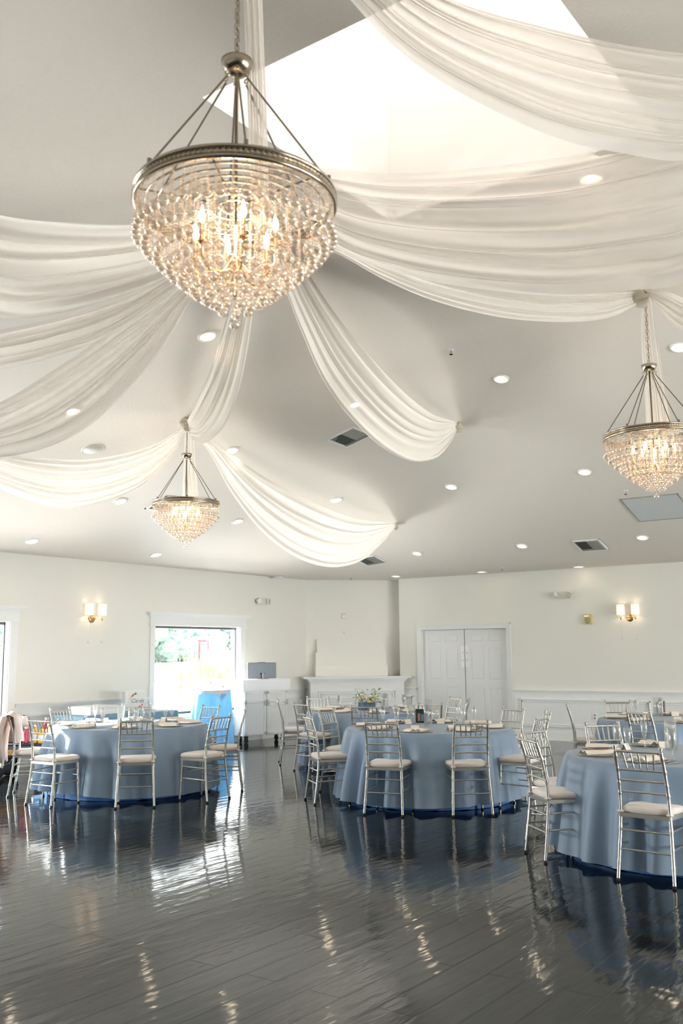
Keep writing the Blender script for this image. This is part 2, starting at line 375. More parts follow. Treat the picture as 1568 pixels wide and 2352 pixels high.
struct('wall_corner', mb, 'wall_paint', 'angled cream wall across the far corner', 'wall')
struct('wall_return', MB().box(XS, XS+0.12, YB+0.16, YB+0.6, 0, ZC+0.05), 'wall_paint', 'short return wall beside the angled corner', 'wall')
# ceiling: flat rim, four hipped slopes, flat crown with square roof-light opening
WX0, WX1, WY0, WY1 = -3.98, -1.78, 3.98, 6.14
def ceiling():
    def line(a, b, cuts, st=0.16):
        ks = sorted([a, b]+list(cuts)); out = []
        for p, q_ in zip(ks, ks[1:]):
            n = max(1, int((q_-p)/st)); out += [p+(q_-p)*k/n for k in range(n)]
        return out+[ks[-1]]
    xs = line(XL-0.2, XR+0.2, (XL+OL, WX0, WX1, XR-OL)); ys = line(YF-0.2, YB+0.9, (YF+OB, WY0, WY1, YB-OB))
    vs = [(x, y, ceil_h(x, y)) for x in xs for y in ys]; n = len(ys); fs = []
    for i in range(len(xs)-1):
        for j in range(n-1):
            cx, cy = (xs[i]+xs[i+1])/2, (ys[j]+ys[j+1])/2
            if WX0 < cx < WX1 and WY0 < cy < WY1: continue
            fs.append((i*n+j, i*n+j+1, (i+1)*n+j+1, (i+1)*n+j))
    return MB().add(vs, fs, True)
co = struct('ceiling', ceiling(), 'ceiling_paint', 'warm white hipped ceiling rising to a square light well', 'ceiling')
ZS = 7.6
mb = MB()
for (x0, x1, y0, y1) in ((WX0-0.08, WX0, WY0-0.08, WY1+0.08), (WX1, WX1+0.08, WY0-0.08, WY1+0.08), (WX0, WX1, WY0-0.08, WY0), (WX0, WX1, WY1, WY1+0.08)):
    mb.box(x0, x1, y0, y1, ZT+0.002, ZS)
struct('ceiling_well', mb, 'shaft_paint', 'bright white square light well in the ceiling', 'ceiling')
sk = MB()
for k in range(4):
    x = WX0+(WX1-WX0)*k/3; sk.box(x-0.03, x+0.03, WY0, WY1, ZS, ZS+0.06)
for y in (WY0, (WY0+WY1)/2, WY1): sk.box(WX0, WX1, y-0.03, y+0.03, ZS, ZS+0.06)
s_ = struct('window_9', sk, 'trim_white', 'roof light frame at the top of the light well', 'window')
MB().box(WX0, WX1, WY0, WY1, ZS+0.02, ZS+0.03).build('pane', 'roof_dimming_pane', s_)

# windows on the left wall
def window(num, a, b, label, full=True):
    f = MB()
    for (y0, y1, z0, z1) in ((a-0.0, a+0.035, WZ0, WZ1), (b-0.035, b, WZ0, WZ1), (a, b, WZ0, WZ0+0.035), (a, b, WZ1-0.04, WZ1)):
        f.box(XL-0.13, XL-0.08, y0, y1, z0, z1)
    w = struct('window_%d' % num, f, 'dark_frame', label, 'window')
    MB().box(XL-0.11, XL-0.104, a+0.035, b-0.035, WZ0+0.035, WZ1-0.04).build('pane', 'window_glass', w)
    c = MB()
    c.box(XL, XL+0.022, a-0.10, a, WZ0-0.02, WZ1); c.box(XL, XL+0.022, b, b+0.13, WZ0-0.02, WZ1)
    c.box(XL-0.09, XL+0.006, a-0.002, a+0.02, WZ0, WZ1); c.box(XL-0.09, XL+0.006, b-0.02, b+0.002, WZ0, WZ1)
    c.build('casing', 'trim_white', w)
    s = MB(); s.box(XL-0.09, XL+0.05, a-0.12, b+0.14, WZ0-0.05, WZ0); s.box(XL, XL+0.02, a-0.10, b+0.12, WZ0-0.13, WZ0-0.05); s.build('sill', 'trim_white', w)
    h = MB(); h.box(XL, XL+0.03, a-0.11, b+0.14, WZ1, WZ1+0.16)
    h.box(XL, XL+0.045, a-0.13, b+0.16, WZ1, WZ1+0.02)
    for (z, e) in ((0.16, 0.02), (0.175, 0.04), (0.19, 0.06), (0.205, 0.085)):
        h.box(XL, XL+0.03+e, a-0.11-e, b+0.14+e, WZ1+z, WZ1+z+0.02)
    h.build('crown_header', 'trim_white', w)
window(1, *WIN[0], 'large picture window looking out to trees and a red phone box')
window(2, *WIN[1], 'picture window cut by the left edge of the photo')
window(3, *WIN[2], 'picture window on the left wall beside the viewer')
for i, (a, b) in enumerate(RWIN):
    f = MB()
    for (y0, y1, z0, z1) in ((a, a+0.08, 0.08, 2.2), (b-0.08, b, 0.08, 2.2), ((a+b)/2-0.06, (a+b)/2+0.06, 0.08, 2.2), (a, b, 0.08, 0.2), (a, b, 2.1, 2.2)):
        f.box(XR+0.05, XR+0.1, y0, y1, z0, z1)
    w = struct('door_%d' % (i+2), f, 'trim_white', 'glazed garden door in bay %s of the right wall' % 'ABCDE'[i], 'door')
    MB().box(XR+0.07, XR+0.076, a+0.05, b-0.05, 0.1, 2.15).build('pane', 'window_glass', w)

# wainscot, chair rail, panel mouldings, baseboards (built in a local strip: u along wall, v out of wall)
def strip(T, u0, u1, panels, name, label):
    w = MB(); w.T = T; w.box(u0, u1, 0, 0.006, 0.0, 0.875)
    w.box(u0, u1, 0, 0.018, 0.855, 0.875); w.box(u0, u1, 0, 0.035, 0.872, 0.89); w.box(u0, u1, 0, 0.05, 0.887, 0.902)
    for (a, b) in panels:
        z0, z1 = 0.24, 0.74
        for (e, d, t) in ((0, 0.036, 0.018), (0.035, 0.026, 0.016)):
            A, B, Z0, Z1 = a+e, b-e, z0+e, z1-e
            for (p, q_, r, s) in ((A, B, Z0, Z0+t), (A, B, Z1-t, Z1), (A, A+t, Z0, Z1), (B-t, B, Z0, Z1)): w.box(p, q_, 0.004, d, r, s)
    o = struct(name, w, 'trim_white', label, 'wainscot')
    return o
def base(T, u0, u1, name, label):
    w = MB(); w.T = T; w.box(u0, u1, 0, 0.018, 0, 0.14); w.box(u0, u1, 0, 0.03, 0.0, 0.02); w.box(u0, u1, 0, 0.012, 0.135, 0.16)
    struct(name, w, 'trim_white', label, 'baseboard')
Tb = Matrix.Translation((0, YB, 0)) @ Matrix.Rotation(PI, 4, 'Z')        # u = -x
strip(Tb, 3.0, 8.06, [(3.1, 5.35), (5.5, 7.93)], 'trim_1', 'white panelled wainscot right of the double doors')
strip(Tb, 10.17, 10.58, [(10.27, 10.5)], 'trim_2', 'narrow white wainscot panel left of the double doors')
base(Tb, -6, 8.06, 'baseboard_back', 'white baseboard below the back wall wainscot'); base(Tb, 10.17, 10.58, 'baseboard_pier', 'white baseboard left of the double doors')
Tl = Matrix.Translation((XL, 0, 0)) @ Matrix.Rotation(-PI/2, 4, 'Z')      # u = -y
strip(Tl, -(11.19-0.11), -(8.37+0.14), [(-10.95, -8.65)], 'trim_3', 'white wainscot between the two left windows')
base(Tl, -15.3, 6, 'baseboard_left', 'white baseboard along the left wall')
strip(Tl, -CY, -13.5, [(-15.2, -13.65)], 'trim_4', 'white wainscot between the window and the corner')
w4 = MB(); w4.T = Tl; w4.box(-13.48, -11.1, 0, 0.006, 0.16, 0.44); struct('trim_6', w4, 'trim_white', 'white apron panel below the picture window', 'wainscot')
Tc = Matrix.Translation((XL, CY, 0)) @ Matrix.Rotation(PI/4, 4, 'Z') @ Matrix.Rotation(PI, 4, 'Z')
strip(Tc, -2.1, 0, [(-2.0, -1.75), (-1.6, -0.3)], 'trim_5', 'white wainscot across the angled corner')
base(Tc, -2.1, 0, 'baseboard_corner', 'white baseboard across the angled corner')

# double doors
def double_doors():
    dw = (DX1-DX0)/2
    cs = MB()
    for (x0, x1, z0, z1) in ((DX1, DX1+0.085, 0, DZ+0.085), (DX0, DX1, DZ, DZ+0.085), (DX0-0.085, DX0, 0, DZ+0.085)):
        cs.box(x0, x1, YB-0.022, YB, z0, z1)
    cs.box(DX1+0.065, DX1+0.085, YB-0.032, YB-0.02, 0, DZ+0.085); cs.box(DX0-0.085, DX1+0.085, YB-0.032, YB-0.02, DZ+0.07, DZ+0.085)
    cs.box(DX0-0.005, DX0+0.015, YB-0.02, YB+0.16, 0, DZ); cs.box(DX1-0.015, DX1+0.005, YB-0.02, YB+0.16, 0, DZ); cs.box(DX0, DX1, YB-0.02, YB+0.16, DZ-0.015, DZ+0.004)
    d = struct('door_1', cs, 'door_white', 'white cased double doors with six panels each', 'door')
    for k in range(2):
        a = DX0+0.016+k*(dw-0.010); b = a+dw-0.026; y = YB+0.07
        m = MB(); m.box(a, b, y+0.008, y+0.04, 0.01, DZ-0.02)
        xs = [a, a+0.13, a+dw/2-0.07, a+dw/2+0.03, b-0.13, b]
        zs = [0.01, 0.25, 0.92, 1.06, 1.68, 1.79, 1.95, DZ-0.02]
        for i in (0, 2, 4): m.box(xs[i], xs[i+1], y, y+0.01, zs[0], zs[-1])
        for j in (0, 2, 4, 6):
            for i in (1, 3): m.box(xs[i], xs[i+1], y, y+0.01, zs[j], zs[j+1])
        for j in (1, 3, 5):
            for i in (1, 3): m.rbox(xs[i]+0.025, xs[i+1]-0.025, y+0.001, y+0.012, zs[j]+0.025, zs[j+1]-0.025, 0.006)
        lf = m.build('door_leaf', 'door_white', d)
        px = b-0.075 if k == 0 else a
        p = MB(); p.box(px, px+0.075, y-0.004, y, 1.31, 1.72); pl = p.build('push_plate', 'white_card', lf, label='white cover plate with two screws')
        for zz in (1.44, 1.59): MB().cyl((px+0.04, y-0.004, zz), (px+0.04, y-0.010, zz), 0.009, n=8).build('screw', 'ink', lf)
double_doors()
struct('wall_light_block', MB().box(DX0-0.4, DX1+0.4, YB+0.9, YB+1.0, 0, 2.5).box(DX0-0.45, DX0-0.4, YB+0.16, YB+1.0, 0, 2.5).box(DX1+0.4, DX1+0.45, YB+0.16, YB+1.0, 0, 2.5).box(DX0-0.45, DX1+0.45, YB+0.16, YB+1.0, 2.5, 2.55), 'wall_paint', 'added unseen walls blocking light behind the double doors', 'wall')  # out-of-view walls added to stop sky light showing through the door gap

# ------------------------------------------------------------------ fabric swags
def interp(pts, t):
    for i in range(len(pts)-1):
        if t <= pts[i+1][2] or i == len(pts)-2:
            p0 = pts[max(0, i-1)]; p1 = pts[i]; p2 = pts[i+1]; p3 = pts[min(len(pts)-1, i+2)]
            u = (t-p1[2])/(p2[2]-p1[2])
            out = []
            for k in (0, 1):
                m1 = (p2[k]-p0[k])/(p2[2]-p0[2]) if p2[2] > p0[2] else 0; m2 = (p3[k]-p1[k])/(p3[2]-p1[2]) if p3[2] > p1[2] else 0
                h = p2[2]-p1[2]; m1 *= h; m2 *= h
                out.append((2*u**3-3*u*u+1)*p1[k]+(u**3-2*u*u+u)*m1+(-2*u**3+3*u*u)*p2[k]+(u**3-u*u)*m2)
            return out
def swag(label, up, lo, dA, dB, nf=7, amp=0.05, seed=1, wid=0.16, group='sheer ceiling swags'):
    rnd = random.Random(seed); nt_, nw = 56, 72
    ph = [rnd.uniform(0, 6.28) for _ in range(4)]
    P = []
    for i in range(nt_+1):
        t = i/nt_; a = interp(up, t); b = interp(lo, t); d = dA+(dB-dA)*t
        E0 = at_d(a[0], a[1], d); E1 = at_d(b[0], b[1], d)
        n = ray((a[0]+b[0])/2, (a[1]+b[1])/2); n = n/np.linalg.norm(n)
        env = 0.25+math.sin(PI*min(1, max(0, t)))**0.7
        row = []
        for j in range(nw+1):
            w = j/nw
            # folds crowd together unevenly
            ww = w+0.035*math.sin(2*PI*(2*w)+ph[0])+0.02*math.sin(2*PI*5*w+ph[1]+2*t)
            z = math.sin(2*PI*nf*ww+ph[2]+1.2*math.sin(3*t+ph[3]))*0.6+math.sin(2*PI*nf*0.53*ww+ph[1]-1.5*t)*0.4+0.12*math.sin(2*PI*nf*1.7*ww+ph[3])
            bow = wid*env*math.sin(PI*w)
            q_ = E0*(1-w)+E1*w + n*(amp*env*z + bow*0.6 - 0.02) + np.array([0, 0, -0.010*env*math.cos(2*PI*nf*ww+ph[2])])
            ch = ceil_h(q_[0], q_[1]); inw = WX0 < q_[0] < WX1 and WY0 < q_[1] < WY1
            if q_[2] > ch-0.03 and not inw: q_ = np.array([q_[0], q_[1], ch-0.03])
            row.append(tuple(q_))
        P.append(row)
    o = MB().grid(P).build('ceiling_swag', 'sheer_white'); return tag(o, label, 'drape', group)
HUB = ceil_pt(582, 425); dH = depth(HUB)-0.1
C2 = ceil_pt(430, 960); dC2 = depth(C2)
C3 = ceil_pt(1480, 668); dC3 = depth(C3)
K1 = ceil_pt(908, 1203); K2 = ceil_pt(1052, 972); dK1 = depth(K1)-0.05; dK2 = depth(K2)-0.05
swag('sheer swag from the big chandelier to the knot beside the large vent', [(600, 440, 0), (700, 610, .25), (770, 715, .4), (880, 850, .65), (985, 945, .9), (1050, 970, 1)],
     [(572, 440, 0), (640, 620, .22), (690, 755, .38), (750, 885, .52), (840, 995, .68), (930, 1055, .82), (1000, 1052, .92), (1035, 1015, .97), (1050, 985, 1)], dH, dK2, 6, 0.05, 2)
swag('narrow sheer swag running down to the chandelier over the left table', [(600, 440, 0), (590, 640, .35), (578, 750, .5), (552, 890, .7), (515, 980, .87), (470, 1020, .95), (440, 1010, 1)],
     [(565, 440, 0), (530, 680, .35), (515, 750, .5), (480, 860, .7), (450, 925, .87), (436, 955, .95), (430, 967, 1)], dH, dC2-0.15, 4, 0.04, 3)
swag('lowest sheer swag ending at a small knot above the mantel corner', [(436, 978, 0), (495, 1015, .12), (590, 1085, .35), (700, 1145, .6), (810, 1190, .82), (908, 1202, 1)],
     [(436, 1000, 0), (475, 1030, .08), (530, 1130, .25), (600, 1220, .42), (680, 1280, .58), (760, 1303, .72), (830, 1288, .84), (880, 1245, .94), (908, 1210, 1)], dC2-0.1, dK1, 6, 0.05, 4)
swag('sheer swag from the left table chandelier out to the left edge', [(425, 980, 0), (340, 1028, .15), (210, 1057, .35), (90, 1055, .55), (0, 1040, .68), (-120, 1000, .85), (-260, 930, 1)],
     [(425, 1000, 0), (395, 1050, .08), (320, 1120, .22), (220, 1160, .38), (130, 1168, .52), (0, 1125, .7), (-120, 1060, .85), (-260, 945, 1)], dC2-0.1, 8.4, 6, 0.05, 5)
swag('wide shaded beige swag sweeping down to the left edge', [(575, 440, 0), (490, 570, .15), (403, 664, .3), (257, 762, .47), (119, 853, .6), (0, 925, .72), (-150, 980, .86), (-300, 985, 1)],
     [(585, 445, 0), (520, 600, .17), (437, 690, .3), (368, 806, .42), (277, 913, .52), (198, 984, .6), (99, 1031, .69), (0, 1050, .77), (-150, 1060, .89), (-300, 1000, 1)], dH, 7.2, 6, 0.05, 6)
swag('narrow beige swag between the bright one and the wide shaded one', [(570, 435, 0), (480, 560, .18), (330, 660, .38), (200, 708, .52), (0, 755, .72), (-200, 790, .87), (-400, 798, 1)],
     [(580, 440, 0), (500, 600, .18), (400, 665, .3), (257, 765, .45), (158, 806, .55), (0, 845, .7), (-200, 850, .87), (-400, 808, 1)], dH, 6.4, 5, 0.04, 7)
swag('bright white swag at upper left with long level folds', [(560, 425, 0), (450, 500, .15), (310, 517, .33), (120, 512, .55), (0, 497, .68), (-200, 440, .88), (-350, 380, 1)],
     [(575, 440, 0), (480, 580, .15), (380, 640, .28), (250, 690, .42), (110, 727, .58), (0, 731, .7), (-200, 660, .88), (-350, 400, 1)], dH, 5.4, 5, 0.06, 8)
swag('sheer swag from the big chandelier to the right chandelier', [(600, 430, 0), (720, 520, .15), (850, 580, .35), (1050, 640, .6), (1250, 672, .8), (1478, 668, 1)],
     [(595, 440, 0), (690, 555, .13), (775, 582, .25), (880, 640, .4), (1000, 690, .55), (1150, 727, .7), (1290, 738, .82), (1400, 728, .92), (1478, 690, 1)], dH, dC3-0.08, 5, 0.04, 9)
swag('very wide white swag sweeping right below the light well', [(600, 418, 0), (708, 390, .1), (900, 402, .3), (1080, 390, .48), (1290, 362, .66), (1400, 336, .75), (1568, 290, .87), (1800, 210, 1)],
     [(600, 440, 0), (700, 520, .1), (800, 590, .22), (900, 625, .33), (1000, 650, .43), (1150, 672, .56), (1300, 680, .68), (1450, 668, .79), (1568, 650, .88), (1800, 520, 1)], dH-0.1, 6.6, 7, 0.06, 10)
swag('greenish white swag crossing the light well at upper right', [(640, -260, 0), (900, -80, .25), (1060, 5, .42), (1250, 60, .58), (1400, 95, .7), (1568, 120, .82), (1900, 140, 1)],
     [(600, -240, 0), (700, -130, .12), (808, 0, .24), (900, 98, .33), (1000, 175, .42), (1150, 258, .54), (1300, 320, .66), (1450, 352, .77), (1568, 366, .85), (1900, 330, 1)], 4.1, 5.2, 7, 0.05, 11)
swag('short sheer swag leaving the right chandelier to the right edge', [(1480, 666, 0), (1530, 672, .2), (1620, 690, .5), (1900, 600, 1)],
     [(1486, 676, 0), (1515, 715, .15), (1568, 762, .35), (1700, 800, .6), (1900, 650, 1)], dC3-0.1, 8.0, 5, 0.04, 12)
def knot(px, py, size, P, label):
    mb = MB(); rnd = random.Random(int(px)); n = ceil_n(P[0], P[1]); c = Vector(P)+n*size*0.55
    for k in range(4):
        t = Vector((rnd.uniform(-1, 1), rnd.uniform(-1, 1), rnd.uniform(-1, 1))).normalized(); a = t.orthogonal().normalized(); b = t.cross(a)
        pts = [c+a*(size*0.33*math.cos(u*2*PI/16))+b*(size*0.45*math.sin(u*2*PI/16)) for u in range(16)]
        mb.tube(pts, size*0.17, 8, True)
    mb.ball(c, size*0.38, 12, 8); mb.cyl(P, c, size*0.2, n=8)
    return tag(mb.build('fabric_knot', 'sheer_knot'), label, 'knot', 'drape knots')
knot(1052, 976, 0.13, K2, 'gathered cream fabric knot at the end of the swag beside the large vent')
knot(908, 1207, 0.10, K1, 'small cream fabric knot at the end of the lowest swag')
def tail(label, pts, w0, w1, dep, seed, top):
    rnd = random.Random(seed); P = []; ph = rnd.uniform(0, 6)
    for i in range(41):
        t = i/40; p = interp([(a, b, c) for a, b, c in pts], t); row = []
        w = w0+(w1-w0)*t; x0 = p[0]
        C_ = at_d(p[0], p[1], dep)
        for j in range(33):
            s = j/32-0.5
            row.append(tuple(C_+_r0*(s*w)+np.array([_f[0], _f[1], 0])*(0.03*math.sin(2*PI*3.5*(s+0.5)+ph+0.8*math.sin(3*t))*(0.5+t*0.6))))
        P.append(row)
    return tag(MB().grid(P).build('hanging_tail', 'sheer_white'), label, 'drape', 'hanging fabric tails')

# ------------------------------------------------------------------ chandeliers
TIERS = [(0.490, -0.195, 52), (0.445, -0.255, 46), (0.385, -0.315, 40), (0.325, -0.375, 33), (0.265, -0.425, 28), (0.205, -0.475, 21), (0.145, -0.515, 14), (0.08, -0.565, 7)]
def chandelier_tree():
    """unit chandelier: ring diameter 1, ring centre at the origin"""
    t = thing('crystal_chandelier', (0, 0, 0), 'x', 'chandelier', 'crystal chandeliers')
    r = MB()
    r.lathe([(0.500, 0.025), (0.508, 0.025), (0.512, 0.012), (0.506, 0.008), (0.498, 0.006), (0.498, -0.018), (0.506, -0.02), (0.512, -0.03), (0.506, -0.042), (0.488, -0.042), (0.488, 0.022), (0.500, 0.025)], n=72)
    rim = r.build('rim_band', 'nickel', t)
    b = MB()
    for k in range(120):
        a = 2*PI*k/120; b.ball((0.503*math.cos(a), 0.503*math.sin(a), -0.006), 0.009, 6, 4)
    b.build('beaded_trim', 'bead', rim)
    inner = MB()
    for (rr, z, n) in TIERS[1:]: inner.lathe([(rr-0.004, -0.03), (rr+0.004, -0.03), (rr+0.004, -0.038), (rr-0.004, -0.038), (rr-0.004, -0.03)], n=48)
    for k in range(6):
        a = 2*PI*k/6; inner.cyl((0.03*math.cos(a), 0.03*math.sin(a), -0.03), (0.495*math.cos(a), 0.495*math.sin(a), -0.03), 0.005, n=6)
    inner.build('inner_rings', 'nickel', t)
    c = MB(); c.lathe([(0, 0.69), (0.03, 0.69), (0.055, 0.70), (0.075, 0.73), (0.082, 0.765), (0.074, 0.768), (0.02, 0.772), (0.0, 0.775)], n=28); c.build('top_cup', 'nickel', t)
    MB().cyl((0, 0, -0.5), (0, 0, 0.70), 0.010, n=10).build('centre_rod', 'nickel', t)
    for k in range(6):
        a = 2*PI*(k+0.3)/6; p0 = Vector((0.06*math.cos(a), 0.06*math.sin(a), 0.66)); p1 = Vector((0.495*math.cos(a), 0.495*math.sin(a), 0.02))
        m = MB(); m.cyl(p0, p1, 0.0055, n=8); m.cyl(p1, p1+Vector((0, 0, 0.03)), 0.011, n=8)
        m.tube([p0+Vector((0.012*math.cos(u), 0, 0.012*math.sin(u)+0.02)) for u in [2*PI*i/10 for i in range(10)]], 0.004, 6, True)
        m.build('support_rod', 'nickel', t)
    st = MB(); rest = MB(); cnt = 0
    ballme = MB().ball((0, 0, 0), 0.0265, 14, 9).mesh('crystal_ball', 'crystal')
    for ti, (rr, z, n) in enumerate(TIERS):
        for k in range(n):
            a = 2*PI*(k+0.5*(ti % 2))/n; x, y = rr*math.cos(a), rr*math.sin(a)
            zz = z+0.026
            while zz < -0.045 and (ti < 1 or k % 2 == 0):
                st.ball((x, y, zz+0.008), 0.0068, 6, 4); zz += 0.0165
            if ti in (0, 1, 7) and cnt < 100 and not (ti == 1 and k % 47 > 46):
                o = bpy.data.objects.new('crystal_ball', ballme); col.objects.link(o); o.parent = t; o.location = (x, y, z); cnt += 1
            else: rest.ball((x, y, z), 0.0265, 12, 7)
    st.ball((0, 0, -0.60), 0.006, 6, 4)
    so = st.build('bead_strands', 'bead', t); so['kind'] = 'stuff'
    ro = rest.build('crystal_balls', 'crystal', t); ro['kind'] = 'stuff'
    fi = MB(); fi.ball((0, 0, -0.645), 0.028, 16, 10); fi.cyl((0, 0, -0.62), (0, 0, -0.5), 0.003, n=6); fi.build('finial_ball', 'crystal', t)
    for k in range(6):
        a = 2*PI*k/6+0.4; x, y = 0.21*math.cos(a), 0.21*math.sin(a)
        arm = MB(); arm.tube([(0.01*math.cos(a), 0.01*math.sin(a), -0.30), (0.08*math.cos(a), 0.08*math.sin(a), -0.40), (0.16*math.cos(a), 0.16*math.sin(a), -0.41), (x, y, -0.35), (x, y, -0.29)], 0.007, 8)
        arm.lathe([(0, -0.30), (0.022, -0.29), (0.026, -0.28), (0.011, -0.275), (0.011, -0.19), (0, -0.19)], (x, y, 0), 10)
        ao = arm.build('candle_arm', 'brass', t)
        MB().lathe([(0, 0), (0.011, 0.012), (0.015, 0.035), (0.009, 0.07), (0.002, 0.095), (0, 0.096)], (x, y, -0.19), 10).build('flame_bulb', 'bulb', ao)
    return t
ch_root = chandelier_tree()
def chain(parent_scale, zt, root):
    m = MB(); z = 0.775; k = 0
    while z < zt-0.01:
        pts = []
        for i in range(14):
            u = 2*PI*i/14; x = 0.014*math.cos(u); h = 0.027*math.sin(u)
            pts.append((x, 0, z+0.022+h) if k % 2 == 0 else (0, x, z+0.022+h))
        m.tube(pts, 0.0038, 6, True); z += 0.043; k += 1
    m.cyl((0, 0, 0.70), (0, 0, zt), 0.0022, n=6)
    m.lathe([(0, zt-0.05), (0.03, zt-0.05), (0.06, zt-0.02), (0.068, zt), (0, zt)], n=20)
    m.build('chain', 'nickel', root)
tree = snapshot(ch_root)
def place_ch(root, P, D, ztop, label, glow):
    root.location = tuple(map(float, P)); root.scale = (D, D, D); root['label'] = label
    chain(D, (ztop-P[2])/D, root)
    l = bpy.data.lights.new('chandelier_glow', 'POINT'); l.energy = glow; l.color = (1, 0.72, 0.48); l.shadow_soft_size = 0.06
    lo = bpy.data.objects.new('chandelier_glow', l); col.objects.link(lo); lo.location = (float(P[0]), float(P[1]), float(P[2]-0.13*D))
c2 = dup(tree); c3 = dup(tree)
D1 = 0.84; d1 = D1*FPX/456
P1 = at_d(541, 462, d1)
place_ch(ch_root, P1, D1, ZT, 'largest crystal chandelier, nearest the viewer, under the light well', 3.5)
dC = depth(C2); D2 = 0.150*dC*1000/FPX*1.0
z2 = at_d(433, 1161, depth(C2))[2]
place_ch(c2, (C2[0], C2[1], z2), D2, ceil_h(C2[0], C2[1]), 'small crystal chandelier over the left round table', 3)
D3 = 0.214*depth(C3)*1000/FPX
z3 = at_d(1500, 1012, depth(C3))[2]
P3 = at_d(1499, 1012, depth(C3)); 
place_ch(c3, (C3[0], C3[1], z3), D3, ceil_h(C3[0], C3[1]), 'crystal chandelier cut by the right edge of the photo', 3.5)
dt1 = d1+0.12
tail('sheer fabric tail hanging behind the largest chandelier', [(570, -90, 0), (580, 0, .2), (585, 120, .4), (590, 250, .6), (594, 380, .8), (596, 520, 1)], 0.085, 0.085, dt1, 1, None)
tail('sheer fabric tail hanging behind the left table chandelier', [(435, 985, 0), (437, 1060, .45), (437, 1110, .75), (438, 1150, 1)], 0.10, 0.20, dC2+0.1, 2, None)
tail('sheer fabric tail hanging behind the right chandelier', [(1484, 690, 0), (1492, 800, .4), (1505, 900, .7), (1514, 1000, 1)], 0.10, 0.24, dC3+0.1, 3, None)
knot(1478, 690, 0.16, C3+np.array([-0.02, -0.1, -0.02]), 'loose fabric bow tied round the chain of the right chandelier')
knot(432, 985, 0.14, C2+np.array([0.02, -0.06, -0.03]), 'fabric gathering tied under the canopy of the left table chandelier')
knot(582, 425, 0.16, HUB, 'fabric gathering where the long swags meet behind the largest chandelier')

# ------------------------------------------------------------------ recessed lights and ceiling fittings
def aligned(o, P):
    n = ceil_n(P[0], P[1]); o.location = Vector(P)+n*0.002
    o.rotation_mode = 'QUATERNION'; o.rotation_quaternion = Vector((0, 0, -1)).rotation_difference(n)
def rl_tree():
    t = thing('recessed_light', (0, 0, 0), 'x', 'ceiling light', 'recessed ceiling lights')
    MB().lathe([(0.078, -0.002), (0.078, -0.010), (0.096, -0.012), (0.098, -0.002), (0.098, 0.004), (0.078, -0.002)], n=28).build('trim_ring', 'trim_white', t)
    MB().lathe([(0.079, -0.006), (0.076, -0.003), (0.052, -0.0025)], n=28).build('reflector', 'lamp_reflector', t)
    MB().lathe([(0.0, -0.0045), (0.052, -0.0035)], n=24).build('lamp_disc', 'lamp_on', t)
    return t
rl = rl_tree(); rlt = snapshot(rl)
RL = [((475, 772), 'just below left of the largest chandelier'), ((1151, 870), 'alone on the ceiling between the centre and right chandeliers'),
      ((545, 1197), 'right of the left table chandelier'), ((530, 1035), 'half hidden at the top of the lowest swag'), ((275, 1151), 'left of the left table chandelier below the swag'),
      ((165, 945), 'glowing through the wide beige swag'), ((357.5, 1274), 'near the left wall above the picture window'), ((73, 1242.5), 'near the left wall at the far left edge'),
      ((1356, 410), 'shining through the very wide white swag'), ((1560, 797), 'cut by the right edge above the right chandelier'), ((1342, 1084), 'left of the right chandelier'),
      ((1036, 1118), 'right of the large vent and below the knot'), ((772, 1148), 'above the lowest swag'), ((815, 930), 'glowing through the swag beside the large vent'),
      ((745, 1283), 'glowing through the bottom of the lowest swag'), ((957.5, 1271), 'right of the small vent in the second row from the back wall'), ((1198.5, 1254), 'above the double doors in the second row'),
      ((1475, 1234.5), 'right of the square vent near the right edge'), ((909, 1323.4), 'in the rim over the mantel end of the back wall'), ((1106.5, 1313.2), 'in the rim above the double doors'),
      ((1328.6, 1301.5), 'in the rim above the emergency light')]
for i, (px, ph) in enumerate(RL):
    o = rl if i == 0 else dup(rlt)
    P = ceil_pt(*px); aligned(o, P); o['label'] = 'round recessed light '+ph
def vent(px, label, s=0.42, rot=0):
    P = ceil_pt(*px); t = thing('ceiling_vent', (0, 0, 0), label, 'air vent', 'square ceiling vents')
    f = MB(); h = s/2
    for (a, b, c, d) in ((-h, h, -h, -h+0.03), (-h, h, h-0.03, h), (-h, -h+0.03, -h, h), (h-0.03, h, -h, h)): f.box(a, b, c, d, -0.014, 0.004)
    f.build('frame', 'trim_white', t)
    MB().box(-h+0.02, h-0.02, -h+0.02, h-0.02, -0.002, 0.002).build('duct', 'vent_dark', t)
    m = MB()
    for k in range(20):
        x = -h+0.04+k*(s-0.08)/19
        tilt = 0.010 if x < 0 else -0.010
        m.add([(x, -h+0.03, -0.003), (x, h-0.09, -0.003), (x+tilt, h-0.09, -0.018), (x+tilt, -h+0.03, -0.018), (x+0.002, -h+0.03, -0.003), (x+0.002, h-0.09, -0.003), (x+tilt+0.002, h-0.09, -0.018), (x+tilt+0.002, -h+0.03, -0.018)],
              [(0, 1, 2, 3), (7, 6, 5, 4), (0, 4, 5, 1), (3, 2, 6, 7)])
    for k in range(3): m.box(-h+0.03, h-0.03, h-0.085+k*0.02, h-0.08+k*0.02, -0.018, -0.004)
    m.build('louvres', 'vent_grey', t); aligned(t, P); return t
vent((803, 1003), 'square grey ceiling vent beside the swag to the upper knot', 0.46)
vent((852, 1287), 'small ceiling vent peeking out below the lowest swag', 0.46)
vent((1355, 1252), 'square ceiling vent near the back wall at right', 0.46)
vent((385, 1158), 'ceiling vent half hidden behind the left table chandelier', 0.46)
P = ceil_pt(1510, 1166); t = thing('access_hatch', (0, 0, 0), 'flat grey access hatch in the ceiling below the right chandelier', 'hatch')
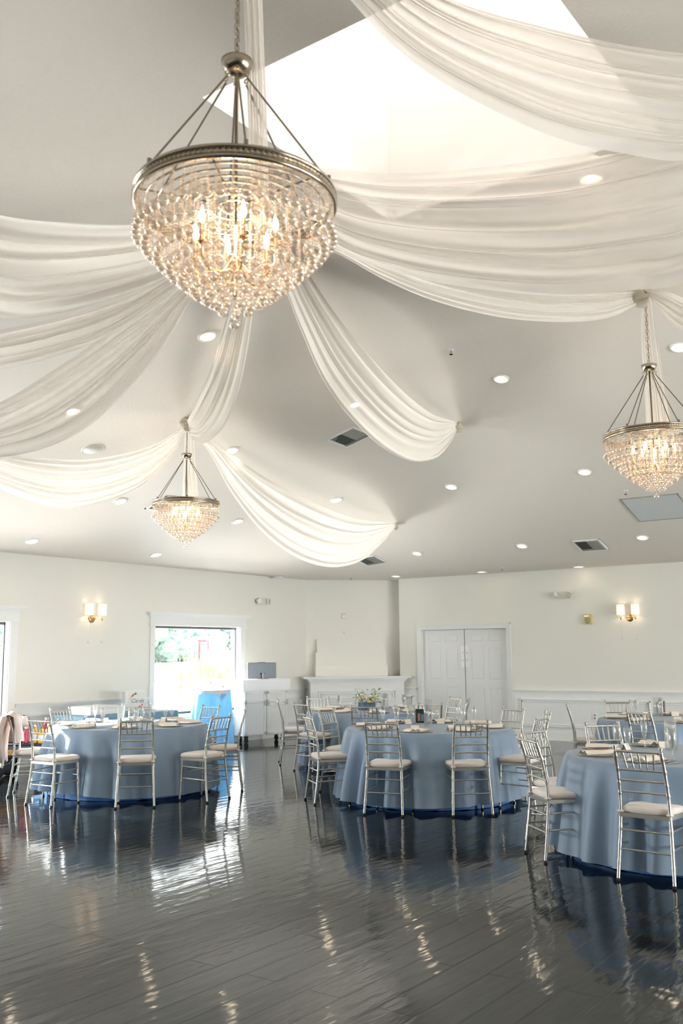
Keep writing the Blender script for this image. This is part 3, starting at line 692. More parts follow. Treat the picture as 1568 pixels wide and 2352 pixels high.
MB().box(-0.40, 0.40, -0.40, 0.40, -0.008, 0.002).build('hatch_panel', 'hatch_grey', t)
f = MB()
for (a, b, c, d) in ((-0.42, 0.42, -0.42, -0.405), (-0.42, 0.42, 0.405, 0.42), (-0.42, -0.405, -0.42, 0.42), (0.405, 0.42, -0.42, 0.42)): f.box(a, b, c, d, -0.012, 0.002)
f.build('hatch_frame', 'vent_grey', t); aligned(t, P)
P = ceil_pt(213, 1032); t = thing('ceiling_speaker', (0, 0, 0), 'round white in-ceiling speaker above the left swag', 'speaker')
MB().lathe([(0.115, 0.0), (0.13, -0.008), (0.135, 0.002)], n=32).build('bezel', 'trim_white', t); MB().lathe([(0, -0.006), (0.115, -0.005), (0.115, 0.0)], n=32).build('grille', 'off_white_plastic', t); aligned(t, P)
P = ceil_pt(640, 1323); t = thing('smoke_detector', (0, 0, 0), 'round white smoke detector near the ceiling corner', 'smoke detector')
MB().lathe([(0, -0.05), (0.05, -0.05), (0.075, -0.035), (0.08, 0), (0, 0)], n=24).build('body', 'trim_white', t); aligned(t, P)
for px, lab in (((1035, 803), 'sprinkler head above the upper fabric knot'), ((1437, 1127), 'sprinkler head left of the access hatch'), ((1153, 1303), 'sprinkler head in the rim above the double doors'), ((806, 1325), 'sprinkler head in the rim above the mantel')):
    P = ceil_pt(*px); t = thing('fire_sprinkler', (0, 0, 0), 'small chrome '+lab, 'sprinkler', 'fire sprinklers')
    MB().lathe([(0, -0.008), (0.035, -0.006), (0.04, 0)], n=16).build('escutcheon', 'trim_white', t)
    m = MB(); m.cyl((0, 0, 0), (0, 0, -0.03), 0.008, n=8); m.cyl((0, 0, -0.055), (0, 0, -0.058), 0.02, n=12); m.tube([(0.012, 0, -0.028), (0.016, 0, -0.042), (0, 0, -0.056)], 0.003, 5); m.tube([(-0.012, 0, -0.028), (-0.016, 0, -0.042), (0, 0, -0.056)], 0.003, 5)
    m.build('nozzle', 'chrome', t); aligned(t, P)

# ------------------------------------------------------------------ wall fittings
def sconce(T, label):
    t = thing('wall_sconce', (0, 0, 0), label, 'wall lamp', 'two-shade wall sconces'); t.matrix_world = T    # local: x along wall, -y into room, z up
    MB().lathe([(0, 0.012), (0.05, 0.012), (0.065, 0.004), (0.067, 0)], (0, 0, 0), 24, True, (0, -1, 0)).build('back_plate', 'brass', t)
    m = MB(); m.cyl((0, -0.01, 0), (0, -0.09, 0), 0.007, n=8); m.cyl((-0.13, -0.09, 0), (0.13, -0.09, 0), 0.007, n=8)
    for s in (-1, 1): m.lathe([(0, -0.03), (0.012, -0.02), (0.02, 0), (0.014, 0.014), (0.009, 0.03), (0.009, 0.06), (0, 0.06)], (0.13*s, -0.09, 0), 10)
    m.build('arm', 'brass', t)
    for s in (-1, 1):
        sh = MB().lathe([(0.068, 0.055), (0.068, 0.235), (0.065, 0.235), (0.065, 0.055), (0.068, 0.055)], (0.13*s, -0.09, 0), 20).build('shade', 'shade_lit', t)
        MB().ball((0.13*s, -0.09, 0.12), 0.02, 8, 6).build('bulb', 'bulb', sh)
        d = MB(); d.cyl((0.13*s, -0.09, -0.02), (0.13*s, -0.09, -0.36), 0.0018, n=4); d.ball((0.13*s, -0.09, -0.02-0.35), 0.015, 8, 6); d.build('pull_drop', 'crystal', t)
sconce(Matrix.Translation((XL, 9.86, 2.17)) @ Matrix.Rotation(PI/2, 4, 'Z'), 'brass wall sconce with two glowing shades on the left wall')
sconce(Matrix.Translation((-5.78, YB, 2.17)), 'brass wall sconce with two glowing shades on the back wall at right')
def emergency(T, label):
    t = thing('emergency_light', (0, 0, 0), label, 'emergency light', 'twin-head emergency lights'); t.matrix_world = T
    b = MB(); b.rbox(-0.11, 0.11, -0.06, 0, -0.06, 0.06, 0.01); b.build('housing', 'off_white_plastic', t)
    MB().ball((0.03, -0.062, 0.04), 0.007, 8, 6).build('indicator', 'green_led', t)
    for s in (-1, 1):
        m = MB(); m.T = Matrix.Translation((s*0.135, -0.075, -0.005)) @ Matrix.Rotation(s*0.5, 4, 'Z') @ Matrix.Rotation(s*0.45, 4, 'Y'); m.rbox(-0.045, 0.045, -0.035, 0.02, -0.045, 0.045, 0.008)
        h = m.build('lamp_head', 'off_white_plastic', t)
        l = MB(); l.T = m.T
        for k in range(4): l.box(-0.035+k*0.02, -0.025+k*0.02, -0.039, -0.034, -0.04, 0.04)
        l.build('lens', 'grey_plastic' if s > 0 else 'white_card', h)
emergency(Matrix.Translation((XL, 13.92, 2.61)) @ Matrix.Rotation(PI/2, 4, 'Z'), 'twin-head emergency light above the computer cabinet')
emergency(Matrix.Translation((-6.99, YB, 2.62)), 'twin-head emergency light right of the double doors')
t = thing('fire_alarm', (-6.535, YB, 2.17), 'yellow strobe alarm box on the back wall', 'alarm')
MB().rbox(-0.075, 0.075, -0.05, 0, -0.09, 0.09, 0.008).build('housing', 'yellow_alarm', t); MB().rbox(-0.06, 0.05, -0.07, -0.045, 0.035, 0.07, 0.006).build('strobe', 'chrome', t); MB().lathe([(0, 0.056), (0.05, 0.054), (0.055, 0.045)], (0, 0, -0.03), 20, True, (0, -1, 0)).build('grille', 'reed', t)
t = thing('wall_outlet', (-6.50, YB-0.006, 0.45), 'white electrical outlet on the wainscot panel', 'outlet')
MB().rbox(-0.045, 0.045, -0.008, 0, -0.06, 0.06, 0.003).build('plate', 'white_card', t)
for s in (-1, 1): MB().rbox(-0.018, 0.018, -0.011, -0.006, s*0.026-0.016, s*0.026+0.016, 0.003).build('socket', 'grey_plastic', t)
Tcw = Matrix.Translation((XL, CY, 0)) @ Matrix.Rotation(PI/4, 4, 'Z')     # u along corner wall, -v into room
t = thing('wall_sensor', (0, 0, 0), 'small off-white sensor box high on the corner wall', 'sensor'); t.matrix_world = Tcw @ Matrix.Translation((0.78, 0, 2.36))
MB().rbox(-0.04, 0.04, -0.03, 0, -0.06, 0.06, 0.006).build('housing', 'off_white_plastic', t); MB().rbox(-0.025, 0.025, -0.036, -0.028, -0.035, 0.01, 0.004).build('lens', 'white_card', t)
t = thing('wall_hook', (0, 0, 0), 'tiny metal hook on the corner wall below the sensor', 'hook'); t.matrix_world = Tcw @ Matrix.Translation((0.78, 0, 2.02))
MB().tube([(0, 0, 0.02), (0, -0.02, 0.0), (0, -0.03, -0.02), (0, -0.02, -0.03)], 0.004, 6).build('hook', 'brass', t)

# ------------------------------------------------------------------ mantel, cover boards, cabinet, monitor, cocktail table
t = thing('fireplace_mantel', (0, 0, 0), 'white panelled mantel counter standing across the corner', 'mantel'); t.matrix_world = Tcw @ Matrix.Translation((-0.05, -0.50, 0))
b = MB(); b.box(0.08, 1.97, 0, 0.33, 0, 1.04); bd = b.build('body', 'door_white', t)
s = MB(); s.box(-0.06, 2.10, -0.09, 0.36, 1.10, 1.135)
for (e, z) in ((0.015, 1.02), (0.035, 1.045), (0.06, 1.072)): s.box(0.08-e, 1.97+e, -e, 0.34, z, z+0.03)
s.build('mantel_shelf', 'door_white', t)
m = MB()
for (e, z0, z1) in ((0, 0.66, 0.86), (0, 0.12, 0.6)):
    for (x0, x1, w) in ((0.24, 1.80, 0.018), (0.30, 1.74, 0.014)) if z0 > 0.6 else ((0.50, 1.55, 0.018), (0.56, 1.49, 0.014)):
        a0, a1 = (z0, z1) if w > 0.015 else (z0+0.05, z1-0.05)
        for (p, q_, r, u) in ((x0, x1, a0, a0+w), (x0, x1, a1-w, a1), (x0, x0+w, a0, a1), (x1-w, x1, a0, a1)): m.box(p, q_, -0.026, 0.002, r, u)
m.build('panel_moulding', 'door_white', t)
t = thing('stepped_cover_boards', (0, 0, 0), 'three stepped white boards on the corner wall above the mantel', 'panel'); t.matrix_world = Tcw @ Matrix.Translation((0.17, 0, 0))
for k, (x0, x1, z0, z1) in enumerate(((0.0, 1.47, 0.95, 1.36), (0.01, 1.46, 1.36, 1.62), (0.045, 1.455, 1.62, 1.885))):
    mm = MB(); d0 = 0.26-0.075*k
    mm.add([(x0, -d0, z0), (x1, -d0, z0), (x1, 0, z0), (x0, 0, z0), (x0, -d0+0.03, z1), (x1, -d0+0.03, z1), (x1, 0, z1), (x0, 0, z1)], [(0, 3, 2, 1), (4, 5, 6, 7), (0, 1, 5, 4), (1, 2, 6, 5), (2, 3, 7, 6), (3, 0, 4, 7)])
    mm.build('board', 'wall_paint', t)
# rolling cabinet: front plane from (-11.72,13.05) to (-11.38,14.05)
ca = math.atan2(1.0, 0.32)
Tk = Matrix.Translation((-11.74, 12.98, 0)) @ Matrix.Rotation(ca, 4, 'Z')      # u along front, +v into the wall side? flipped below
t = thing('rolling_cabinet', (0, 0, 0), 'white rolling cabinet with drawers and doors by the window', 'cabinet'); t.matrix_world = Tk
Wc = 1.02; Dc = 0.33
b = MB(); b.box(0.03, Wc-0.03, 0, Dc, 0.13, 0.93); b.build('body', 'door_white', t)
b = MB(); b.box(0.0, Wc, -0.03, Dc+0.02, 0.95, 1.135); b.box(0.02, Wc-0.02, -0.005, Dc, 0.93, 0.95); b.build('counter_top', 'white_card', t)
for k in range(2):
    a = 0.045+k*(Wc-0.09)/2; e = a+(Wc-0.09)/2-0.012
    for (nm, z0, z1) in (('drawer', 0.72, 0.915), ('door', 0.15, 0.705)):
        m = MB(); m.box(a, e, -0.018, 0, z0, z1)
        for (p, q_, r, u) in ((a, e, z0, z0+0.045), (a, e, z1-0.045, z1), (a, a+0.05, z0, z1), (e-0.05, e, z0, z1)): m.box(p, q_, -0.026, -0.016, r, u)
        o = m.build(nm, 'door_white', t)
        h = MB(); 
        if nm == 'drawer': h.box((a+e)/2-0.07, (a+e)/2+0.07, -0.04, -0.032, z1-0.03, z1-0.022)
        else: hx = e-0.03 if k == 0 else a+0.03; h.box(hx-0.004, hx+0.004, -0.045, -0.034, 0.42, 0.58)
        h.build('handle', 'trim_white', o)
for (x, y) in ((0.12, 0.05), (Wc-0.12, 0.05), (0.12, Dc-0.06), (Wc-0.12, Dc-0.06)):
    m = MB(); m.cyl((x-0.02, y, 0.045), (x+0.02, y, 0.045), 0.045, n=16); m.box(x-0.03, x+0.03, y-0.02, y+0.02, 0.09, 0.13); m.build('caster', 'rubber', t)
t = thing('computer_monitor', (0, 0, 0), 'computer monitor on the cabinet, seen from behind', 'monitor'); t.matrix_world = Tk @ Matrix.Translation((0.50, 0.15, 1.137)) @ Matrix.Rotation(-0.05, 4, 'Z')
m = MB(); m.rbox(-0.30, 0.30, -0.02, 0.015, 0.012, 0.30, 0.008); m.rbox(-0.07, 0.07, -0.03, 0.0, 0.285, 0.31, 0.004); m.build('screen_housing', 'monitor_back', t)
MB().rbox(-0.045, 0.045, -0.035, -0.018, 0.085, 0.11, 0.004).build('hinge', 'rubber', t)
m = MB(); m.box(-0.018, 0.018, -0.05, -0.03, 0.008, 0.11); m.rbox(-0.10, 0.10, -0.12, 0.06, 0.0, 0.01, 0.004); m.build('stand', 'chrome', t)
MB().box(-0.055, 0.055, -0.0215, -0.0195, 0.205, 0.209).build('logo_bar', 'ink', t)

# ------------------------------------------------------------------ tables and cloths
def fold_r(a, seed, nf):
    rnd = random.Random(seed); s = 0
    for k in range(5):
        f = nf+rnd.randint(-5, 5); s += rnd.uniform(0.5, 1)*math.sin(f*a+rnd.uniform(0, 6.28))
    return s/2.2
def cloth_mb(R, H, z0, flare, amp, seed, nf=17, overhang=0, N=420, lift=0.0):
    mb = MB(); rows = []
    prof = [0, 0.3, 0.7, 0.95, 0.985, 1.0]
    for p in prof: rows.append([(R*p*math.cos(2*PI*k/N), R*p*math.sin(2*PI*k/N), H+(0.0 if p < 0.99 else -0.004)) for k in range(N)])
    nz = 16; rnd = random.Random(seed+5); ph = rnd.uniform(0, 6)
    for i in range(1, nz+1):
        t = i/nz; row = []
        for k in range(N):
            a = 2*PI*k/N; fr = fold_r(a, seed, nf)
            sharp = math.copysign(abs(fr)**0.8, fr)
            r = R+0.008+flare*t**0.8+amp*sharp*min(1, t*2.2)**0.8*(0.5+0.5*t)
            zz = H-0.004-(H-z0)*t + lift*t*max(0, math.sin(a*2+ph))+0.012*t*fr
            row.append((r*math.cos(a), r*math.sin(a), max(0.004, zz)))
        rows.append(row)
    mb.grid(rows, wrap=True); return mb
TP = {}
def round_table(key, x, y, phrase, seed, lift=0.02, z0=0.05):
    t = thing('round_banquet_table', (x, y, 0), 'round banquet table hidden under the blue cloth, '+phrase, 'table', 'round banquet tables', rotz=seed*0.7)
    MB().lathe([(0, 0.72), (0.865, 0.72), (0.87, 0.735), (0.865, 0.75), (0, 0.75)], n=48).build('tabletop', 'wagon_wood', t)
    for k in range(4):
        a = PI/4+k*PI/2; m = MB(); m.cyl((0.72*math.cos(a), 0.72*math.sin(a), 0), (0.66*math.cos(a), 0.66*math.sin(a), 0.72), 0.018, n=8); m.cyl((0.72*math.cos(a), 0.72*math.sin(a), 0), (0.72*math.cos(a), 0.72*math.sin(a), 0.03), 0.024, n=8)
        m.build('leg', 'black_leg', t)
    o = cloth_mb(0.872, 0.762, 0.006, 0.035, 0.012, seed+40).build('under_tablecloth', 'royal_blue', loc=(x, y, 0)); tag(o, 'deep blue under-cloth showing below the hem, '+phrase, 'tablecloth', 'deep blue under-cloths')
    o = cloth_mb(0.925, 0.768, z0, 0.12, 0.085, seed, nf=23, lift=lift).build('tablecloth', 'dusty_blue', loc=(x, y, 0)); tag(o, 'dusty blue satin tablecloth falling in folds, '+phrase, 'tablecloth', 'dusty blue tablecloths')
    TP[key] = (x, y, phrase)
T1 = (-9.0, 7.93); T2 = (-5.65, 9.36); T3 = (-2.42, 7.97); T4 = (-3.7, 12.0); T5 = (-8.0, 11.65)
round_table('T1', *T1, 'on the table at left', 1, 0.05, 0.045)
round_table('T2', *T2, 'on the table at the centre', 2, 0.02, 0.05)
round_table('T3', *T3, 'on the table cut by the right edge', 3, 0.02, 0.05)
round_table('T4', *T4, 'on the far table by the right edge', 4)
round_table('T5', *T5, 'on the table before the mantel', 5)

# ------------------------------------------------------------------ chiavari chairs
def bamboo(pts, r, rings, n=8, seg=None):
    pts = [Vector(p) for p in pts]
    # resample
    L = [0]
    for i in range(1, len(pts)): L.append(L[-1]+(pts[i]-pts[i-1]).length)
    tot = L[-1]; N = seg or max(12, int(tot/0.012)); out = []
    for k in range(N+1):
        s = tot*k/N; i = 0
        while i < len(pts)-2 and s > L[i+1]: i += 1
        out.append(pts[i].lerp(pts[i+1], (s-L[i])/(L[i+1]-L[i])))
    def rad(t):
        b = 0
        for g in rings: b = max(b, max(0, 1-abs(t-g)*tot/0.009))
        return r*(1+0.38*b)
    return MB().tube(out, rad, n)
def make_chair():
    t = thing('chiavari_chair', (0, 0, 0), 'x', 'chair', 'silver chiavari chairs')
    # origin on the floor midway between rear feet; +y faces the table
    def post(s): return [(s*0.200, 0, 0), (s*0.192, 0.022, 0.16), (s*0.184, 0.042, 0.32), (s*0.178, 0.052, 0.455), (s*0.175, 0.046, 0.60), (s*0.171, 0.016, 0.76), (s*0.167, -0.028, 0.905)]
    for s in (-1, 1):
        m = bamboo(post(s), 0.0125, [0.14, 0.27, 0.40, 0.52, 0.66, 0.74, 0.84, 0.95], 10)
        m.lathe([(0, 0.905), (0.015, 0.908), (0.009, 0.914), (0.017, 0.922), (0.015, 0.934), (0, 0.938)], (s*0.167, -0.03, 0), 10)
        p = m.build('back_post', 'silver', t); MB().cyl((s*0.2, 0, 0), (s*0.199, 0.002, 0.018), 0.0145, n=10).build('foot_cap', 'rubber', p)
        m = bamboo([(s*0.192, 0.395, 0), (s*0.186, 0.385, 0.2), (s*0.182, 0.375, 0.45)], 0.0125, [0.2, 0.45, 0.7], 10)
        p = m.build('leg', 'silver', t); MB().cyl((s*0.192, 0.395, 0), (s*0.192, 0.394, 0.018), 0.0145, n=10).build('foot_cap', 'rubber', p)
    f = MB()   # seat frame: trapezoid slab with rounded front
    outl = [(-0.182, 0.035), (0.182, 0.035), (0.205, 0.36), (0.18, 0.40), (0.09, 0.415), (-0.09, 0.415), (-0.18, 0.40), (-0.205, 0.36)]
    vs = [(x, y, 0.435) for x, y in outl]+[(x, y, 0.462) for x, y in outl]; n = 8
    f.add(vs, [tuple(range(n))[::-1], tuple(range(n, 2*n))]+[(i, (i+1) % n, n+(i+1) % n, n+i) for i in range(n)]); f.build('seat_frame', 'silver', t)
    c = MB(); rows = []
    for (e, z) in ((0.94, 0.463), (1.0, 0.470), (1.02, 0.485), (1.0, 0.502), (0.92, 0.512), (0.6, 0.518), (0.0, 0.520)):
        rows.append([(x*e, 0.225+(y-0.225)*e, z) for x, y in ((-0.165, 0.06), (-0.09, 0.048), (0, 0.045), (0.09, 0.048), (0.165, 0.06), (0.19, 0.2), (0.2, 0.34), (0.185, 0.39), (0.1, 0.41), (0, 0.415), (-0.1, 0.41), (-0.185, 0.39), (-0.2, 0.34), (-0.19, 0.2))])
    c.grid(rows, wrap=True); cu = c.build('seat_cushion', 'cushion', t)
    tt = MB()
    for s in (-1, 1): tt.tube([(s*0.178+0.017*math.cos(u), 0.05+0.019*math.sin(u), 0.472) for u in [2*PI*i/12 for i in range(12)]], 0.008, 6, True)
    tt.build('cushion_ties', 'cushion', cu)
    bamboo([(-0.167, -0.027, 0.895), (0.167, -0.027, 0.895)], 0.009, [0.08, 0.28, 0.5, 0.72, 0.92]).build('top_rail', 'silver', t)
    for (z, y, w) in ((0.765, 0.014, 0.171), (0.69, 0.03, 0.173), (0.61, 0.044, 0.175)):
        bamboo([(-w, y, z), (w, y, z)], 0.0078, [0.08, 0.3, 0.5, 0.7, 0.92]).build('back_rail', 'silver', t)
    for k in range(5):
        x = -0.112+0.056*k
        bamboo([(x*0.86, 0.014, 0.768), (x, -0.026, 0.893)], 0.0058, [0.2, 0.5, 0.8], 6).build('spindle', 'silver', t)
    for z in (0.36, 0.235):
        for s in (-1, 1): bamboo([(s*0.186, 0.04, z), (s*0.185, 0.382, z+0.01)], 0.0072, [0.1, 0.35, 0.65, 0.9], 6).build('stretcher', 'silver', t)
    for z, y in ((0.345, 0.044), (0.215, 0.028)): bamboo([(-0.187, y, z), (0.187, y, z)], 0.0072, [0.1, 0.35, 0.65, 0.9], 6).build('stretcher', 'silver', t)
    bamboo([(-0.185, 0.382, 0.30), (0.185, 0.382, 0.30)], 0.0072, [0.1, 0.35, 0.65, 0.9], 6).build('stretcher', 'silver', t)
    return t
ch = make_chair(); cht = snapshot(ch); first = [True]
def chair(x, y, face, label):
    o = ch if first[0] else dup(cht); first[0] = False
    o.location = (x, y, 0); o.rotation_euler = (0, 0, math.radians(face-90)); o['label'] = 'silver chiavari chair, '+label
for a in [(-8.85, 6.55, 94, 'nearest left at the left table, side of its seat showing'), (-7.86, 7.03, 136, 'back to the viewer at the middle of the left table'),
          (-7.49, 7.91, 186, 'right side of the left table, seat turned left'), (-7.90, 8.75, 222, 'seen edge-on at the right end of the left table'),
          (-9.03, 9.34, 265, 'behind the left table in front of the blue cocktail cloth'), (-9.90, 8.86, 315, 'behind the left table below the card box'),
          (-10.23, 7.88, 8, 'behind the left table at its far left'), (-9.84, 6.90, 45, 'with a blush jacket over its back'),
          (-6.57, 8.37, 53, 'nearest left side of the centre table, in profile'), (-5.42, 8.08, 106, 'left of two with backs to the viewer at the centre table'),
          (-4.66, 8.53, 132, 'right of two with backs to the viewer at the centre table'), (-4.31, 9.38, 184, 'right side of the centre table facing left'),
          (-4.57, 10.1, 213, 'tall slim profile behind the right side of the centre table'), (-5.27, 10.69, 255, 'beyond the centre table before the panelled wall'),
          (-6.97, 9.24, 6, 'left side of the centre table, farther of the two'),
          (-3.36, 7.14, 47, 'large one at the left of the right-edge table'), (-2.36, 6.76, 87, 'largest, back to the viewer at the right edge'),
          (-3.66, 7.88, -10, 'just behind the large one left of the right-edge table'), (-3.42, 8.86, -42, 'beyond the right-edge table facing the viewer'),
          (-4.92, 11.62, 25, 'edge-on at the left of the far right table'), (-4.77, 12.92, -63, 'behind the far right table against the wainscot'),
          (-3.74, 10.82, 68, 'back to the viewer at the far right table'),
          (-9.2, 11.0, 42, 'thin profile before the white cabinet'), (-8.28, 10.40, 77, 'between the cabinet and the mantel table, back turned'),
          (-7.2, 10.33, 112, 'back to the viewer below the flower box'), (-9.25, 12.0, -40, 'behind the mantel table at its left'),
          (-6.80, 11.30, 140, 'right side of the mantel table, back turned'), (-7.3, 12.85, -122, 'behind the mantel table before the double doors'), (-6.75, 12.25, 205, 'edge-on post before the double doors')]:
    chair(*a)

# ------------------------------------------------------------------ place settings
def charger_tree():
    t = thing('charger_plate', (0, 0, 0), 'x', 'plate', 'beaded glass chargers')
    MB().lathe([(0, 0.004), (0.11, 0.004), (0.155, 0.014), (0.158, 0.011), (0.112, 0.0), (0, 0)], n=40).build('plate', 'charger_glass', t)
    b = MB()
    for k in range(56): a = 2*PI*k/56; b.ball((0.158*math.cos(a), 0.158*math.sin(a), 0.013), 0.0058, 6, 4)
    b.build('beaded_rim', 'nickel', t); return t
def napkin_mesh():
    P = []
    for i in range(13):
        row = []
        for j in range(17):
            u = i/12-0.5; v = j/16-0.5
            w = 0.105+0.035*math.cos(v*6)
            row.append((u*2*w+0.02*math.sin(v*5), v*0.27, 0.020+0.018*math.cos(PI*u)**1.0+0.008*math.sin(u*14+v*3)))
        P.append(row)
    mb = MB().grid(P); return mb.mesh('napkin', 'napkin')
def flute_mesh():
    mb = MB().lathe([(0, 0.001), (0.034, 0.001), (0.033, 0.004), (0.006, 0.010), (0.0042, 0.02), (0.0042, 0.075), (0.012, 0.095), (0.024, 0.135), (0.029, 0.18), (0.027, 0.225), (0.026, 0.225), (0.028, 0.18), (0.023, 0.137), (0.010, 0.098), (0, 0.09)], n=18)
    return mb.mesh('champagne_flute', 'drink_glass')
ct = charger_tree(); ctt = snapshot(ct); nm = napkin_mesh(); fm = flute_mesh(); cfirst = [True]
card_me = MB().add([(-0.045, -0.025, 0), (0.045, -0.025, 0), (0.045, 0, 0.055), (-0.045, 0, 0.055), (-0.045, 0.025, 0), (0.045, 0.025, 0)], [(0, 1, 2, 3), (3, 2, 5, 4)]).mesh('place_card', 'paper')
def cut_mesh(kind):
    m = MB()
    if kind == 'fork':
        m.rbox(-0.003, 0.003, -0.09, 0.03, 0, 0.003, 0.001); m.rbox(-0.010, 0.010, 0.03, 0.055, 0, 0.003, 0.001)
        for k in range(4): m.rbox(-0.010+k*0.0058, -0.0074+k*0.0058, 0.05, 0.10, 0, 0.003, 0.0008)
        return m.mesh('fork', 'steel_cutlery')
    m.rbox(-0.005, 0.005, -0.10, 0.0, 0, 0.004, 0.001); m.rbox(-0.007, 0.008, 0.0, 0.12, 0.0005, 0.003, 0.001)
    return m.mesh('knife', 'steel_cutlery')
fk, kf = cut_mesh('fork'), cut_mesh('knife')
ZTAB = 0.770
def one(name, me, loc, rz, label, cat, group):
    o = bpy.data.objects.new(name, me); col.objects.link(o); o.location = loc; o.rotation_euler = (0, 0, rz); tag(o, label, cat, group); return o
VIEW = math.atan2(_f[1], _f[0])
def seats(key, angs, cardy=(), flutes=None):
    x, y, ph = TP[key]
    short = {'T1': 'left table', 'T2': 'centre table', 'T3': 'right-edge table', 'T4': 'far right table', 'T5': 'mantel table'}[key]
    for (deg, who) in angs:
        a = math.radians(deg); rz = a+PI/2      # item faces outward seat
        c = Vector((x+0.70*math.cos(a), y+0.70*math.sin(a), ZTAB)); tx, ty = -math.sin(a), math.cos(a)
        o = ct if cfirst[0] else dup(ctt); cfirst[0] = False
        o.location = c; o['label'] = 'beaded-rim glass charger plate, %s of the %s' % (who, short)
        one('napkin', nm, c+Vector((0, 0, 0.0)), rz+0.3*math.sin(deg), 'folded blush napkin on its plate, %s of the %s' % (who, short), 'napkin', 'folded blush napkins')
        fx = c+Vector((-0.20*math.cos(a)+0.12*tx, -0.20*math.sin(a)+0.12*ty, 0))
        one('champagne_flute', fm, fx, 0, 'empty champagne flute, %s of the %s' % (who, short), 'glass', 'champagne flutes')
        if key in ('T1', 'T2', 'T3'):
            one('fork', fk, c+Vector((-0.19*tx, -0.19*ty, 0)), rz, 'steel fork beside the plate, %s of the %s' % (who, short), 'fork', 'steel forks')
            one('knife', kf, c+Vector((0.19*tx, 0.19*ty, 0)), rz, 'steel knife beside the plate, %s of the %s' % (who, short), 'knife', 'steel knives')
        cx = c+Vector((-0.19*math.cos(a)-0.05*tx, -0.19*math.sin(a)-0.05*ty, 0))
        one('place_card', card_me, cx, rz, 'small folded blush place card, %s of the %s' % (who, short), 'card', 'folded place cards')
S8 = ['near seat', 'near right seat', 'right seat', 'far right seat', 'far seat', 'far left seat', 'left seat', 'near left seat']
def ring(off, idx=range(8)): return [(math.degrees(VIEW)+180+off+45*k, S8[k]) for k in idx]
seats('T1', ring(8)); seats('T2', ring(-16)); seats('T3', ring(4, (7, 0, 6, 5, 4))); seats('T4', ring(-12, (0, 7, 6, 5, 4))); seats('T5', ring(6))
def cyl_vase(x, y, r, h, water, label, candle=True):
    t = thing('cylinder_vase', (x, y, ZTAB), label, 'vase', 'clear cylinder vases')
    MB().lathe([(0, 0.0), (r, 0.0), (r, h), (r-0.003, h), (r-0.003, 0.008), (0, 0.008)], n=24).build('glass_wall', 'drink_glass', t)
    if candle:
        m = MB(); m.lathe([(0, water-0.012), (r*0.55, water-0.012), (r*0.82, water+0.004), (r*0.8, water+0.012), (0, water+0.012)], n=20); m.build('floating_candle', 'wax', t)
def photo_frame(x, y, rz, label, dark=True, w=0.12, h=0.16):
    t = thing('photo_card', (x, y, ZTAB), label, 'sign', rotz=rz)
    f = MB(); f.box(-w/2, w/2, -0.004, 0.004, 0, h); f.build('card', 'photo_dark' if dark else 'label_white', t)
    if dark:
        m = MB(); m.lathe([(0, 0), (0.012, 0), (0.012, 0.012), (0, 0.012)], (-0.02, -0.006, h*0.62), 10); m.box(-0.035, -0.008, -0.007, -0.004, 0.02, h*0.6); m.build('figure', 'photo_skin', t)
        m = MB(); m.box(0.0, 0.035, -0.007, -0.004, 0.02, h*0.62); m.build('second_figure', 'flower_box', t)
    MB().box(-w/2-0.006, w/2+0.006, 0.004, 0.03, 0, 0.01).build('foot', 'drink_glass', t)
x, y = T2
cyl_vase(*at_z(944, 1662, ZTAB)[:2], 0.048, 0.22, 0.16, 'wide clear vase with floating candle left of the photo card')
cyl_vase(*at_z(983, 1668, ZTAB)[:2], 0.046, 0.30, 0.15, 'tall clear vase with floating candle right of the photo card')
cyl_vase(*at_z(1001, 1660, ZTAB)[:2], 0.044, 0.20, 0.13, 'short clear vase behind the tall one on the centre table')
photo_frame(*at_z(966, 1660, ZTAB)[:2], YAW, 'dark photo card with two figures on the centre table')
cyl_vase(*at_z(1541, 1722, ZTAB)[:2], 0.050, 0.25, 0.19, 'clear vase with floating candle on the right-edge table')
photo_frame(*at_z(1533, 1706, ZTAB)[:2], YAW+1.2, 'slim card standing edge-on behind the vase of the right-edge table', False, 0.1, 0.17)
cyl_vase(*at_z(303, 1662, ZTAB)[:2], 0.05, 0.20, 0.14, 'clear vase with candle left on the left table')
cyl_vase(*at_z(336, 1662, ZTAB)[:2], 0.05, 0.25, 0.17, 'taller clear vase right on the left table')
photo_frame(*at_z(275, 1659, ZTAB)[:2], YAW+1.25, 'slim card edge-on left of the vases of the left table', False, 0.1, 0.2)
cyl_vase(*at_z(1511, 1646, ZTAB)[:2], 0.055, 0.24, 0.17, 'clear vase with candle on the far right table')
photo_frame(*at_z(1526, 1642, ZTAB)[:2], YAW+1.1, 'dark slim card beside the vase of the far right table', True, 0.1, 0.18)
cyl_vase(*at_z(883, 1632, ZTAB)[:2], 0.05, 0.24, 0.16, 'clear vase right of the flower box')
cyl_vase(*at_z(812, 1634, ZTAB)[:2], 0.035, 0.18, 0.10, 'blue-tinted small vase left of the flower box', False)
